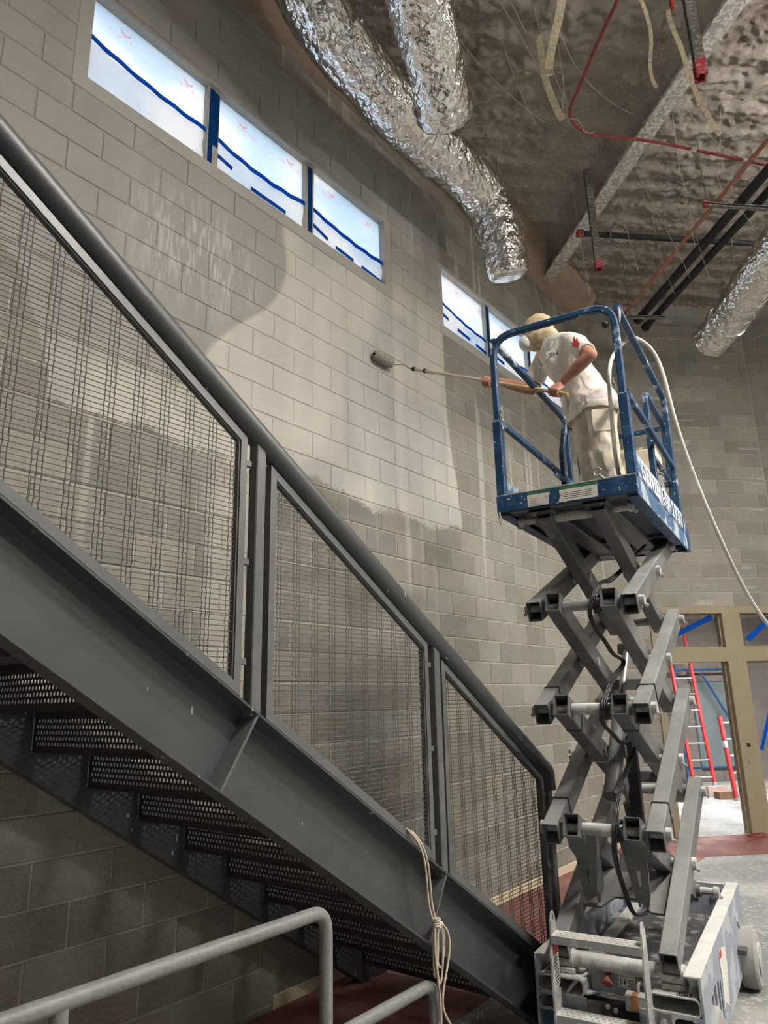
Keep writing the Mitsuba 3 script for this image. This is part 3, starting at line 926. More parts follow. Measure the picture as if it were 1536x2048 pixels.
def perforated(L, W, pitch, r, edge0, edge1, nseg=8):
    """Sheet in x (length L) and y (width W) with staggered round holes, single faced grid plus hole walls (2 mm)."""
    ny = int((W - edge0 - edge1) / (pitch * 0.866))
    nx = int((L - 0.03) / pitch)
    V, F = [], []

    def quad(a, b, c, d):
        i = len(V)
        V.extend([a, b, c, d])
        F.extend([[i, i + 1, i + 2], [i, i + 2, i + 3]])

    dy = (W - edge0 - edge1) / ny
    ang = np.arange(nseg) * 2 * np.pi / nseg + np.pi / nseg
    x0 = (L - nx * pitch) / 2
    quad([0, 0, 0], [L, 0, 0], [L, edge0, 0], [0, edge0, 0])
    quad([0, W - edge1, 0], [L, W - edge1, 0], [L, W, 0], [0, W, 0])
    for j in range(ny):
        ya, yb = edge0 + j * dy, edge0 + (j + 1) * dy
        sh = pitch / 2 if j % 2 else 0.0
        n = nx - (1 if j % 2 else 0)
        quad([0, ya, 0], [x0 + sh, ya, 0], [x0 + sh, yb, 0], [0, yb, 0])
        quad([x0 + sh + n * pitch, ya, 0], [L, ya, 0], [L, yb, 0], [x0 + sh + n * pitch, yb, 0])
        for i in range(n):
            cx, cy = x0 + sh + (i + 0.5) * pitch, (ya + yb) / 2
            hx, hy = pitch / 2, dy / 2
            b = len(V)
            sq = []
            for a in ang:
                c, s = math.cos(a), math.sin(a)
                k = min(hx / max(abs(c), 1e-9), hy / max(abs(s), 1e-9))
                sq.append([cx + c * k, cy + s * k, 0])
            corners = {}
            for q in range(nseg):      # snap the diagonal rays to the corners
                a = ang[q]
            V.extend(sq)
            V.extend([[cx + r * math.cos(a), cy + min(r, hy * 0.93) * math.sin(a), 0] for a in ang])
            V.extend([[cx + r * math.cos(a), cy + min(r, hy * 0.93) * math.sin(a), -0.0025] for a in ang])
            for q in range(nseg):
                q2 = (q + 1) % nseg
                F.extend([[b + q, b + q2, b + nseg + q2], [b + q, b + nseg + q2, b + nseg + q], [b + nseg + q, b + nseg + q2, b + 2 * nseg + q2], [b + nseg + q, b + 2 * nseg + q2, b + 2 * nseg + q]])
            # corner triangles of the cell left open by the ray square
            for sx, sy in ((1, 1), (-1, 1), (-1, -1), (1, -1)):
                qs = [q for q in range(nseg) if sq[q][0] * 0 == 0 and (sq[q][0] - cx) * sx >= -1e-9 and (sq[q][1] - cy) * sy >= -1e-9]
                onx = [q for q in qs if abs(abs(sq[q][0] - cx) - hx) < 1e-6]
                ony = [q for q in qs if abs(abs(sq[q][1] - cy) - hy) < 1e-6]
                if onx and ony:
                    qa = max(onx, key=lambda q: abs(sq[q][1] - cy))
                    qb = max(ony, key=lambda q: abs(sq[q][0] - cx))
                    if qa != qb:
                        i0 = len(V)
                        V.append([cx + sx * hx, cy + sy * hy, 0])
                        F.append([b + qa, i0, b + qb])
    return trimesh.Trimesh(V, F, process=False)


RISE, RUN = 0.1776, 0.2824
XT0, XT1 = 0.18, XS - 0.075
pt = perforated(XT1 - XT0, RUN, 0.0255, 0.0092, 0.035, 0.03)
pr_ = perforated(XT1 - XT0, RISE, 0.0255, 0.0094, 0.012, 0.02)
# local: tread in the plane z = 0, y from 0 (rear) to RUN (front, nosing); the riser rises from the rear edge
tread_pieces = [pt, xf(pr_, frame([0, 0.0, RISE], [1, 0, 0], [0, 0, -1], [0, 1, 0])), box(0, XT1 - XT0, RUN - 0.002, RUN + 0.002, -0.035, 0.0), box(0, XT1 - XT0, -0.002, 0.002, -0.006, 0.0)]
tread = mikit.ply(cat(tread_pieces), 'mat_tread')
carrier = mikit.ply(trimesh.creation.extrude_polygon(Polygon([(0, -0.003), (0.035, -0.003), (0.035, -0.008), (0.005, -0.008), (0.005, -0.04), (0, -0.04)]), RUN - 0.03, engine='earcut').apply_transform(frame([XT1 - XT0, RUN - 0.02, 0], [-1, 0, 0], [0, 0, 1], [0, 1, 0])).apply_translation([0, -RUN + 0.03, 0]), 'mat_tread')
k0 = 0
y = YT + 0.1
ytop0 = 1.7 + (1.752 - 0.19) / SL   # rear edges sit a hand below the stringers' top line
yy = ytop0 - RISE / SL
z = 0.0 + RISE
n = 0
while yy > YT + 0.1 and n < 24:
    nz = sline(1.60, yy + RUN * 0.5)
    tk = add('tread', tread, 'mat_tread', st, to_world=T().translate([XT0, yy, nz]))
    add('carrier_angle', carrier, 'mat_tread', tk, to_world=T().translate([XT0, yy, nz]))
    yy -= RUN
    n += 1

# guardrail: posts, pipe handrail, framed wire panels
HR = 0.049
rail_y = [YT, 4.085]
hz = lambda y: sline(2.802, y)
add('handrail', tube(rounded([[XS - 0.02, YT, hz(YT)], [XS - 0.02, 4.07, hz(4.07)], [XS - 0.02, 4.075, hz(4.075) - 0.10]], 0.05, 8), HR, 20), 'mat_steel', st, smooth=50)
POSTS = [0.585, 1.757, 2.92, 4.04]
for y in POSTS:
    add('guard_post', box(XS - 0.045, XS + 0.003, y, y + 0.048, sline(1.752, y + 0.048), hz(y + 0.024) - 0.02, 0.004), 'mat_steel_light', st)


def panel(y0, y1):
    k = newkey('mesh_panel', st)
    pb, ptop = 1.765, 2.735
    fw = 0.030
    x = XS - 0.022
    cs = [(y0, sline(pb, y0)), (y1, sline(pb, y1)), (y1, sline(ptop, y1)), (y0, sline(ptop, y0))]
    fr, ch = Polygon(cs), None
    inner = fr.buffer(-fw, join_style=2)
    add('frame', cat([plate(fr.difference(inner), 0.035, [x - 0.0175, 0, 0], [0, 1, 0], [0, 0, 1]), plate(inner.buffer(0.008, join_style=2).difference(inner.buffer(-0.006, join_style=2)), 0.022, [x - 0.011, 0, 0], [0, 1, 0], [0, 0, 1])]), 'mat_steel_light', k)
    hs, vs = [], []
    grow = inner.buffer(0.006, join_style=2)
    zz = grow.bounds[1]
    i = 0
    while zz < grow.bounds[3]:
        seg = grow.intersection(LineString([(y0 - 1, zz), (y1 + 1, zz)]))
        if seg.length > 0.02:
            (a, _), (b, _) = list(seg.coords)[0], list(seg.coords)[-1]
            nn = max(2, int(abs(b - a) / 0.052))
            ys = np.linspace(a, b, nn)
            P = np.stack([np.full(nn, x) + 0.0008 * (-1) ** np.arange(nn), ys, np.full(nn, zz)], 1)
            hs.append(tube(P, 0.0017, 5, caps=False))
        zz += 0.0182
    g0 = y0 + fw + 0.012
    while g0 < y1 - fw:
        for o in (0.0, 0.017, 0.034):
            yv = g0 + o
            if yv > y1 - fw - 0.004:
                break
            seg = grow.intersection(LineString([(yv, -2), (yv, 8)]))
            if seg.length > 0.03:
                (_, a), (_, b) = list(seg.coords)[0], list(seg.coords)[-1]
                nn = int(abs(b - a) / 0.0091)
                zs = np.linspace(a, b, nn)
                ph = np.pi * zs / 0.0182
                P = np.stack([np.full(nn, x) + 0.0020 * np.cos(ph), yv + 0.0009 * np.sin(ph * 0.5 + (o > 0.01) * 1.6), zs], 1)
                vs.append(tube(P, 0.0019, 4, caps=False))
        g0 += 0.105
    add('cross_wires', cat(hs), 'mat_wire', k, kind='stuff', smooth=True)
    add('upright_wires', cat(vs), 'mat_wire', k, kind='stuff', smooth=True)
    for zb in (pb + 0.12, (pb + ptop) / 2, ptop - 0.1):
        add('clip', box(x - 0.012, x + 0.012, y1, y1 + 0.03, sline(zb, y1) - 0.012, sline(zb, y1) + 0.012, 0.002), 'mat_steel_light', k)
    return k


for a, b in ((-0.56, 0.545), (0.66, 1.712), (1.838, 2.878), (2.99, 4.0)):
    panel(a, b)

# ------------------------------------------------------------------ pipe guard below the stair
pg = thing('pipe_guard', 'pale grey pipe guard rail stepping down beneath the stair stringer', 'guard rail')
RX = 1.5
add('upper_rail', tube(rounded([[RX, -0.5, 0.985], [RX, 2.15, 0.985], [RX, 2.15, 0.0]], 0.075, 9), 0.0245, 18), 'mat_rail', pg, smooth=50)
add('lower_rail', tube(rounded([[RX, 2.16, 0.562], [RX, 2.825, 0.562], [RX, 2.825, 0.0]], 0.075, 9), 0.0245, 18), 'mat_rail', pg, smooth=50)
add('post', tube([[RX, 1.13, 0.0], [RX, 1.13, 0.97]], 0.0245, 16), 'mat_rail', pg, smooth=50)
for y in (1.13, 2.15, 2.825):
    add('base_flange', tube([[RX, y, 0.0], [RX, y, 0.01]], 0.05, 18), 'mat_rail', pg, smooth=30)

# rope tied in a hank on the stringer
rp = thing('rope', 'tan rope hank tied on the stair stringer, its tails hanging down', 'rope')
X0 = XS + 0.035
yk = 2.79
strands = []
strands.append(spline([[X0 - 0.04, 2.665, sline(1.80, 2.665)], [X0, 2.70, 1.13], [X0 + 0.008, 2.74, 0.95], [X0 + 0.006, yk, 0.80]], 40))
strands.append(spline([[X0 - 0.03, 2.68, sline(1.80, 2.68)], [X0 + 0.008, 2.715, 1.12], [X0 + 0.014, 2.755, 0.95], [X0 + 0.012, yk + 0.012, 0.80]], 40))
for dy, zb, x in ((0.0, 0.60, 0.0), (0.035, 0.57, 0.006), (0.06, 0.625, 0.0)):
    a = np.linspace(0, 2 * np.pi, 50)
    w = 0.016 + 0.012 * dy / 0.06
    cz = (0.80 + zb) / 2
    strands.append(np.stack([X0 + 0.006 + x + 0.006 * np.cos(a), yk + dy * 0.6 + w * np.sin(a) + 0.02 * dy, cz + (0.80 - zb) / 2 * np.cos(a)], 1))
strands.append(spline([[X0 + 0.01, yk, 0.80], [X0 + 0.012, yk - 0.005, 0.62], [X0 + 0.006, yk + 0.02, 0.5], [X0 + 0.012, yk + 0.005, 0.35], [X0 + 0.008, yk + 0.012, 0.02]], 50))
strands.append(spline([[X0 + 0.015, yk + 0.03, 0.80], [X0 + 0.014, yk + 0.05, 0.58], [X0 + 0.012, yk + 0.03, 0.48], [X0 + 0.014, yk + 0.08, 0.40], [X0 + 0.05, yk + 0.17, 0.18], [X0 + 0.06, yk + 0.2, 0.012]], 50))
a = np.linspace(0, 8 * np.pi, 70)
strands.append(np.stack([X0 + 0.010 + 0.012 * np.cos(a), yk + 0.008 + 0.017 * np.sin(a), 0.785 + a / 640], 1))
for i, sgm in enumerate(strands):
    add(('strand', 'strand', 'loop', 'loop', 'loop', 'tail', 'tail', 'wrap')[i], tube(sgm, 0.0052, 7), 'mat_rope', rp, smooth=True)

# ------------------------------------------------------------------ scissor lift, in its own axes: u across, v along, z up
TH = math.radians(8.0)
LU, LV = np.array([math.cos(TH), math.sin(TH), 0]), np.array([-math.sin(TH), math.cos(TH), 0])
LM = frame([0, 0, 0], LU, LV, [0, 0, 1])
EU, EV, EZ = np.array([1.0, 0, 0]), np.array([0, 1.0, 0]), np.array([0, 0, 1.0])
L3 = lambda u, v, z: LU * u + LV * v + EZ * z
UL, UR = 2.088, 2.848
UC = (UL + UR) / 2
lift = thing('scissor_lift', 'raised scissor lift with grey arms and a paint-spattered blue platform', 'scissor lift')


def la(name, mesh, material, parent=lift, smooth=False, **k):
    return add(name, xf(mesh, LM), material, parent, smooth=smooth, **k)


# arms
FV, RV = 3.34, 4.66
FZ = [0.575, 1.09, 1.668, 2.205, 2.705]
RZ = [0.56, 1.137, 1.692, 2.22, 2.715]
AW, AH = 0.080, 0.108
for s in range(4):
    for side in (-1, 1):
        for kind, off in (('outer', 0.252), ('inner', 0.148)):
            u = UC + side * off
            a = np.array([u, FV, FZ[s] if kind == 'outer' else FZ[s + 1]])
            b = np.array([u, RV, RZ[s + 1] if kind == 'outer' else RZ[s]])
            d = unit(b - a)
            if s == 3 and kind == 'inner':
                a = a - d * 0.02
            k = la('scissor_arm', box_tube(a - d * 0.065, b + d * 0.075, AW, AH, 0.006, EU), 'mat_lift_grey', smooth=25)
            if (s, kind) in ((1, 'outer'), (2, 'outer')) or (s == 1 and kind == 'inner'):
                t = 0.12
                p = a + (b - a) * t
                la('clamp_band', box_tube(p - d * 0.006, p + d * 0.006, AW + 0.006, AH + 0.006, 0.004, EU), 'mat_black', k)
for s in range(5):
    for v, zz in ((FV, FZ[s]), (RV, RZ[s])):
        if s in (0,) and v == FV:
            continue
        w = 0.305
        la('pivot_pin', tube([[UC - w, v, zz], [UC + w, v, zz]], 0.021, 14), 'mat_lift_pale', smooth=40)
        la('pivot_sleeve', tube([[UC - 0.105, v, zz], [UC + 0.105, v, zz]], 0.030, 16), 'mat_lift_pale', smooth=40)
        for side in (-1, 1):
            la('spacer', tube([[UC + side * 0.187, v, zz], [UC + side * 0.213, v, zz]], 0.036, 14), 'mat_lift_grey', smooth=40)
            la('pin_head', tube([[UC + side * 0.290, v, zz], [UC + side * 0.318, v, zz]], 0.030, 12), 'mat_lift_pale', smooth=30)
            la('bolt', bolt([UC + side * 0.318, v + 0.004, zz - 0.028], EU * side, 0.011, 0.010), 'mat_bolt')
for s in range(4):
    vm, zm = (FV + RV) / 2 - 0.05, (FZ[s] + RZ[s + 1]) / 2
    zc = FZ[s] + (RZ[s + 1] - FZ[s]) * 0.48
    vm = FV + (RV - FV) * 0.48
    for side in (-1, 1):
        la('centre_pin', tube([[UC + side * 0.10, vm, zc], [UC + side * 0.30, vm, zc]], 0.026, 12), 'mat_lift_pale', smooth=30)
        la('pin_head', tube([[UC + side * 0.290, vm, zc], [UC + side * 0.313, vm, zc]], 0.032, 12), 'mat_lift_pale', smooth=30)
        la('bolt', bolt([UC + side * 0.313, vm, zc - 0.030], EU * side, 0.011, 0.010), 'mat_bolt')
for s, vv in ((1, 4.35), (2, 4.35), (3, 4.35)):       # cross channels between the inner arms near the rear
    t = (vv - FV) / (RV - FV)
    zz = FZ[s + 1] + (RZ[s] - FZ[s + 1]) * t
    la('cross_channel', box(UC - 0.112, UC + 0.112, vv - 0.05, vv + 0.05, zz - 0.045, zz + 0.02, 0.004), 'mat_lift_grey')
# the shaped plate between the lowest outer arms
d = unit(np.array([0, RV - FV, RZ[1] - FZ[0]]))
o = np.array([UC - 0.216, FV, FZ[0]]) + d * 0.30 + np.array([0, 0, -0.03])
la('cross_plate', plate([(0, 0.0), (0.09, 0.0), (0.15, 0.09), (0.282, 0.09), (0.342, 0.0), (0.432, 0.0), (0.432, 0.34), (0.33, 0.34), (0.28, 0.30), (0.15, 0.30), (0.10, 0.34), (0, 0.34)], 0.012, o, EU, d), 'mat_lift_grey')
# lug plates of the hydraulic cylinders under the second joint
for side, m in ((-1, 'mat_lift_grey'), (1, 'mat_lift_grey')):
    q = [(side * x, z) for x, z in ((0.205, 0.0), (0.055, 0.0), (0.060, -0.06), (0.095, -0.30), (0.150, -0.34), (0.165, -0.28), (0.175, -0.12), (0.205, -0.07))]
    hole = Polygon([(side * 0.115, -0.16), (side * 0.135, -0.16), (side * 0.130, -0.24), (side * 0.120, -0.24)])
    la('cylinder_lug', plate(Polygon(q).difference(hole), 0.014, [UC, 3.40, 1.06], EU, unit([0, -0.22, 1.0])), m)
    la('lug_web', plate([(3.40, 1.04), (3.56, 0.98), (3.60, 0.78), (3.50, 0.72), (3.46, 0.80)], 0.012, [UC + side * 0.10 - 0.006, 0, 0], EV, EZ), m)
for u, a, b in ((UC - 0.035, (4.45, 0.62), (3.92, 1.42)), (UC + 0.0, (3.55, 1.22), (4.30, 2.02))):
    p, q = np.array([u, *a]), np.array([u, *b])
    c = la('hydraulic_cylinder', tube([p, p + (q - p) * 0.62], 0.042, 18), 'mat_lift_grey', smooth=40)
    la('piston_rod', tube([p + (q - p) * 0.6, q], 0.022, 14), 'mat_bolt', c, smooth=40)
    la('clevis', box(u - 0.05, u + 0.05, b[0] - 0.035, b[0] + 0.035, b[1] - 0.035, b[1] + 0.035, 0.008), 'mat_lift_grey', c)
la('cable_track', box(UC - 0.02, UC + 0.045, 4.05, 4.10, 0.62, 1.50, 0.004), 'mat_hose_black')
for i in range(3):
    o = 0.008 * i
    u = UC + 0.075 - o
    la('hydraulic_hose', tube(spline([[u, 3.9, 0.62], [u - 0.03, 3.62, 0.66], [u - 0.02, 3.42, 0.82], [u - 0.01, FV - 0.045 - o * .4, 1.06], [u, FV - 0.01, 1.16], [u + 0.0, 3.55, 1.30], [u + 0.01, 3.95, 1.52], [u - 0.01, 3.75, 1.48], [u - 0.01, 3.46, 1.54], [u - 0.015, FV - 0.045, 1.64], [u, FV + 0.02, 1.73], [u + 0.005, 3.6, 1.83 + o], [u, 3.85, 1.93], [u - 0.01, 3.72, 1.95], [u - 0.01, 3.5, 2.02], [u - 0.02, FV - 0.05, 2.18], [u, FV + 0.0, 2.27], [u + 0.01, 3.6, 2.35 + o], [u + 0.06, 4.0, 2.52], [u + 0.14, 4.2, 2.66]], 260), 0.0048, 7), 'mat_hose_black', smooth=True)
for k, (v, zz) in enumerate(((FV, FZ[1]), (FV, FZ[2]), (FV, FZ[3]))):
    for j in range(3):
        a = np.linspace(0, 2 * np.pi, 26)
        la('hose_coil', tube(np.stack([UC + 0.06 + 0.012 * j + 0.004 * np.sin(2 * a), v + 0.043 * np.cos(a), zz + 0.05 * np.sin(a)], 1), 0.006, 6), 'mat_hose_black', smooth=True)

# chassis
CV0, CV1, CZ = 3.26, 5.12, 0.523
holes = Polygon([(CV0, 0.10), (CV1, 0.10), (CV1, CZ), (CV0, CZ)])
for v0, v1, z0, z1 in ((3.52, 3.56, 0.14, 0.36), (3.60, 3.66, 0.14, 0.37), (3.72, 3.76, 0.16, 0.36), (3.80, 3.83, 0.18, 0.34)):
    holes = holes.difference(sbox(v0, z0, v1, z1).buffer(0.008))
sr = la('side_panel', plate(holes, 0.012, [UR - 0.012, 0, 0], EV, EZ), 'mat_chassis')
la('top_flange', box(UR - 0.075, UR - 0.001, CV0, CV1, CZ - 0.012, CZ + 0.001, 0.004), 'mat_lift_pale', sr)
la('rear_gusset', plate([(CV1 - 0.35, CZ - 0.14), (CV1 - 0.02, CZ - 0.40), (CV1 - 0.02, CZ - 0.30), (CV1 - 0.3, CZ - 0.10)], 0.006, [UR + 0.0005, 0, 0], EV, EZ), 'mat_lift_pale', sr)
tg = la('torn_label', plate([(3.86, 0.20), (3.92, 0.22), (4.02, 0.17), (4.10, 0.30), (4.13, 0.42), (4.03, 0.44), (3.92, 0.46), (3.87, 0.44), (3.89, 0.33)], 0.002, [UR + 0.001, 0, 0], EV, EZ), 'mat_decal', sr, label='torn yellowed paper label')
la('red_mark', plate([(3.875, 0.425), (3.955, 0.42), (3.95, 0.455), (3.88, 0.452)], 0.001, [UR + 0.0035, 0, 0], EV, EZ), 'mat_red', sr)
sl_ = la('side_panel', box(UL, UL + 0.012, CV0, CV1, 0.10, CZ, 0.003), 'mat_chassis')
la('top_flange', box(UL, UL + 0.05, CV0, CV1, CZ - 0.012, CZ + 0.001, 0.004), 'mat_lift_pale', sl_)
la('rear_wall', box(UL + .012, UR - .012, CV1 - 0.02, CV1 - 0.006, 0.12, CZ - 0.01, 0.003), 'mat_chassis')
for u in (UR - 0.16, UR - 0.28):
    la('bolt', bolt([u, CV1 - 0.02, CZ - 0.09], -EV, 0.02, 0.016), 'mat_bolt')
la('tray', box(UL + .012, UR - .012, CV0 + 0.17, CV1 - 0.02, 0.300, 0.318), 'mat_dark_tray')
la('slide_track', box(UR - 0.17, UR - 0.075, CV0 + 0.3, CV1 - 0.03, 0.318, 0.345, 0.005), 'mat_lift_pale')
la('slide_track', box(UL + 0.06, UL + 0.14, CV0 + 0.3, CV1 - 0.03, 0.318, 0.345, 0.005), 'mat_lift_pale')
oval = lambda u, z: LineString([(u - 0.02, z), (u + 0.02, z)]).buffer(0.027)
front = sbox(UL + 0.002, 0.285, UR - 0.002, 0.362).difference(oval(2.145, 0.323)).difference(oval(2.765, 0.323)).difference(sbox(2.34, 0.30, 2.56, 0.37).buffer(0.01))
la('bumper_plate', plate(front, 0.012, [0, CV0 + 0.012, 0], EU, EZ), 'mat_chassis')
la('lower_skirt', box(UL + 0.02, UR - 0.02, CV0 + 0.03, CV0 + 0.04, 0.13, 0.285), 'mat_lift_blue')
for u0, u1 in ((UL + 0.012, UL + 0.235), (2.62, UR - 0.013)):
    pk = trimesh.creation.extrude_polygon(sbox(u0, 0.362, u1, 0.435).buffer(-0.02).buffer(0.02).difference(sbox(u0 + .006, 0.368, u1 - .006, 0.429).buffer(-0.018).buffer(0.018)), 0.42, engine='earcut')
    la('fork_pocket', xf(pk, frame([0, CV0 + 0.42, 0], EU, EZ, -EV)), 'mat_lift_pale', smooth=25)
    la('pocket_back', box(u0 + 0.01, u1 - 0.01, CV0 + 0.3, CV0 + 0.31, 0.365, 0.43), 'mat_black')
la('tread_plate', box(UL + 0.04, UL + 0.10, CV0 + 0.015, CV0 + 0.085, 0.4355, 0.4375), 'mat_dark_tray')
rb = la('grip_pad', box(2.735, 2.795, CV0 + 0.015, CV0 + 0.075, 0.4355, 0.4375), 'mat_dark_tray')
for i in range(5):
    la('rib', box(2.74 + 0.011 * i, 2.746 + 0.011 * i, CV0 + 0.018, CV0 + 0.072, 0.4375, 0.4395), 'mat_lift_pale', rb)
la('torque_tube', tube([[UL + 0.06, FV + 0.01, 0.496], [UR - 0.075, FV + 0.01, 0.496]], 0.036, 22), 'mat_lift_pale', smooth=40)
for u in (UC - 0.252, UC + 0.252):
    la('tube_collar', tube([[u - 0.05, FV + 0.01, 0.496], [u + 0.05, FV + 0.01, 0.496]], 0.043, 22), 'mat_lift_pale', smooth=40)
    la('pedestal', box(u - 0.055, u + 0.055, FV - 0.03, FV + 0.06, 0.435, 0.462, 0.006), 'mat_lift_pale')
# control shelf between the fork pockets
cp = la('control_panel', box(2.335, 2.60, CV0 + 0.10, CV0 + 0.115, 0.362, 0.47, 0.003), 'mat_chassis')
la('panel_lid', box(2.335, 2.60, CV0 + 0.10, CV0 + 0.24, 0.466, 0.474, 0.003), 'mat_dark_tray', cp)
kb = la('emergency_knob', tube([[2.42, CV0 + 0.10, 0.458], [2.42, CV0 + 0.075, 0.442], [2.42, CV0 + 0.062, 0.432], [2.42, CV0 + 0.057, 0.427], [2.42, CV0 + 0.051, 0.421]], [0.013, 0.012, 0.014, 0.029, 0.026], 20), 'mat_dull_red', cp, smooth=40, label='red mushroom knob')
pl = la('instruction_plate', box(2.465, 2.545, CV0 + 0.096, CV0 + 0.0995, 0.40, 0.46), 'mat_decal', cp)
px = lambda p: [p[0], CV0 + 0.096, p[1]]
inst = [box(2.474 + 0.0, 2.477, CV0 + .0945, CV0 + .096, 0.412, 0.440), plate([(0, 0), (0.012, 0), (0.006, -0.012)], 0.0012, [2.488, CV0 + .096, 0.425], EU, EZ), box(2.492, 2.496, CV0 + .0945, CV0 + .096, 0.425, 0.436)]
for i in range(3):
    inst.append(box(2.507, 2.535, CV0 + .0945, CV0 + .096, 0.410 + 0.011 * i, 0.413 + 0.011 * i))
inst.append(letters('Emergency Lowering', 0.0055, [2.468, CV0 + .096, 0.447], EU, EZ, 0.0008, width=0.072))
inst[-1].apply_transform(frame([0, 0, 0], EU, EV, EZ))
la('print', cat(inst), 'mat_ink', cp)
for pts in ([[2.335, CV0 + 0.09, 0.452], [2.30, CV0 + 0.05, 0.43], [2.25, CV0 + 0.02, 0.385], [2.235, CV0 + 0.005, 0.355]], [[2.575, CV0 + 0.09, 0.447], [2.565, CV0 + 0.06, 0.435], [2.562, CV0 + 0.05, 0.40], [2.575, CV0 + 0.07, 0.366]]):
    h = la('control_hose', tube(spline(pts, 24), 0.008, 10), 'mat_lift_pale', smooth=True)
    la('hose_fitting', tube([np.array(pts[0]), np.array(pts[0]) + unit(np.array(pts[1]) - np.array(pts[0])) * 0.018], 0.014, 6), 'mat_bolt', h)
la('shelf', plate([(2.24, 0.05), (2.33, 0.05), (2.36, 0.10), (2.60, 0.10), (2.60, 0.16), (2.24, 0.16)], 0.008, [0, CV0 - 0.01, 0.362], EU, EV), 'mat_lift_pale')
bx = la('switch_box', box(2.505, 2.60, CV0 + 0.015, CV0 + 0.075, 0.335, 0.405, 0.005), 'mat_lift_pale')
la('orange_cover', box(2.537, 2.567, CV0 + 0.012, CV0 + 0.07, 0.34, 0.407, 0.003), 'mat_orange', bx)
for u, z in ((2.43, 0.345), (2.465, 0.335)):
    la('valve_knob', trimesh.creation.icosphere(2, 0.012).apply_translation([u, CV0 + 0.0, z]), 'mat_bolt', smooth=True)
la('mount_bolt', bolt([2.675, CV0 - 0.002, 0.325], -EV, 0.017, 0.014), 'mat_bolt')
la('lug_plate', box(2.65, 2.71, CV0 - 0.004, CV0 + 0.002, 0.285, 0.365, 0.002), 'mat_lift_grey')
# wheels
for u, v in ((UL + 0.03, 3.52), (UR - 0.03, 3.52), (UL + 0.03, 4.83), (UR + 0.035, 4.86)):
    su = 1 if u > UC else -1
    prof = [(0.0, -0.055), (0.145, -0.055), (0.162, -0.042), (0.165, 0.0), (0.162, 0.042), (0.145, 0.055), (0.0, 0.055)]
    w = trimesh.creation.revolve(np.array(prof), sections=32)
    w.apply_transform(frame([u, v, 0.1655], EV, EZ, EU))
    wk = la('wheel', w, 'mat_tyre', smooth=35)
    la('hub', tube([[u + su * 0.05, v, 0.1655], [u + su * 0.064, v, 0.1655]], 0.09, 20), 'mat_lift_pale', wk, smooth=30)
la('wheel_bracket', box(UR, UR + 0.05, 4.62, 4.70, 0.24, 0.27, 0.003), 'mat_steel')

# entry ladder on the front
ld = la('entry_ladder', plate(Polygon([(3.13, 0.02), (3.235, 0.02), (3.235, 0.62), (3.225, 0.70), (3.20, 0.735), (3.175, 0.735), (3.155, 0.70), (3.145, 0.60), (3.13, 0.56)]).difference(Polygon([(3.235, 0.40), (3.20, 0.42), (3.20, 0.455), (3.222, 0.452), (3.236, 0.44)])).difference(LineString([(3.19, 0.70), (3.19, 0.715)]).buffer(0.008)), 0.008, [2.215, 0, 0], EV, EZ), 'mat_lift_pale')
la('side_plate', plate(Polygon([(3.13, 0.02), (3.235, 0.02), (3.235, 0.62), (3.225, 0.70), (3.20, 0.735), (3.175, 0.735), (3.155, 0.70), (3.145, 0.60), (3.13, 0.56)]).difference(LineString([(3.19, 0.69), (3.19, 0.71)]).buffer(0.008)), 0.008, [2.632, 0, 0], EV, EZ), 'mat_lift_pale', ld)
for zt in (0.318, 0.645):
    stp = sbox(0, 0, 0.409, 0.09)
    for i in range(14):
        for j in range(3):
            stp = stp.difference(Polygon([(0.02 + 0.028 * i + 0.014 * (j % 2) + 0.0046 * math.cos(q), 0.018 + 0.027 * j + 0.0046 * math.sin(q)) for q in np.arange(8) * math.pi / 4]))
    sk = la('step', plate(stp, 0.003, [2.223, 3.14, zt - 0.003], EU, EV), 'mat_lift_pale', ld)
    la('lip', box(2.223, 2.632, 3.138, 3.142, zt - 0.036, zt, 0.0015), 'mat_lift_pale', sk)
    la('lip', box(2.223, 2.632, 3.229, 3.232, zt - 0.035, zt, 0.001), 'mat_lift_pale', sk)
dk = la('warning_label', box(2.2232, 2.2245, 3.15, 3.225, 0.42, 0.60), 'mat_decal', ld)
la('red_header', box(2.2246, 2.2252, 3.15, 3.225, 0.555, 0.60), 'mat_red', ld)
la('small_print', cat([box(2.2246, 2.2252, 3.158, 3.217, 0.43 + 0.013 * i, 0.434 + 0.013 * i) for i in range(9)]), 'mat_ink', ld, kind='stuff')

# platform
PV0, PV1, PZ0, PZ1 = 3.15, 4.86, 2.728, 2.822
DZ = 2.835
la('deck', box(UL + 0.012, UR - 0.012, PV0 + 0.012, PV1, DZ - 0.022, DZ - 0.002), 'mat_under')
fp = la('front_fascia', box(UL, UR, PV0, PV0 + 0.012, PZ0, PZ1, 0.003), 'mat_lift_blue')
la('top_lip', box(UL, UR, PV0 - 0.002, PV0 + 0.03, PZ1, PZ1 + 0.006, 0.002), 'mat_lift_pale', fp)
la('bottom_lip', box(UL + .012, UR - .012, PV0 + .012, PV0 + 0.07, PZ0 - 0.002, PZ0 + 0.006, 0.002), 'mat_steel', fp)
dc = la('instruction_decal', box(2.268, 2.648, PV0 - 0.0015, PV0, PZ0 + 0.008, PZ1 - 0.004), 'mat_decal', fp, label='worn instruction decal with a green header')
la('green_header', box(2.268, 2.648, PV0 - 0.0022, PV0 - 0.0015, PZ1 - 0.020, PZ1 - 0.004), 'mat_green', fp)
tx = [letters('INSTRUCTIONS', 0.011, [2.335, PV0 - 0.0022, PZ1 - 0.018], EU, EZ, 0.0005, True)]
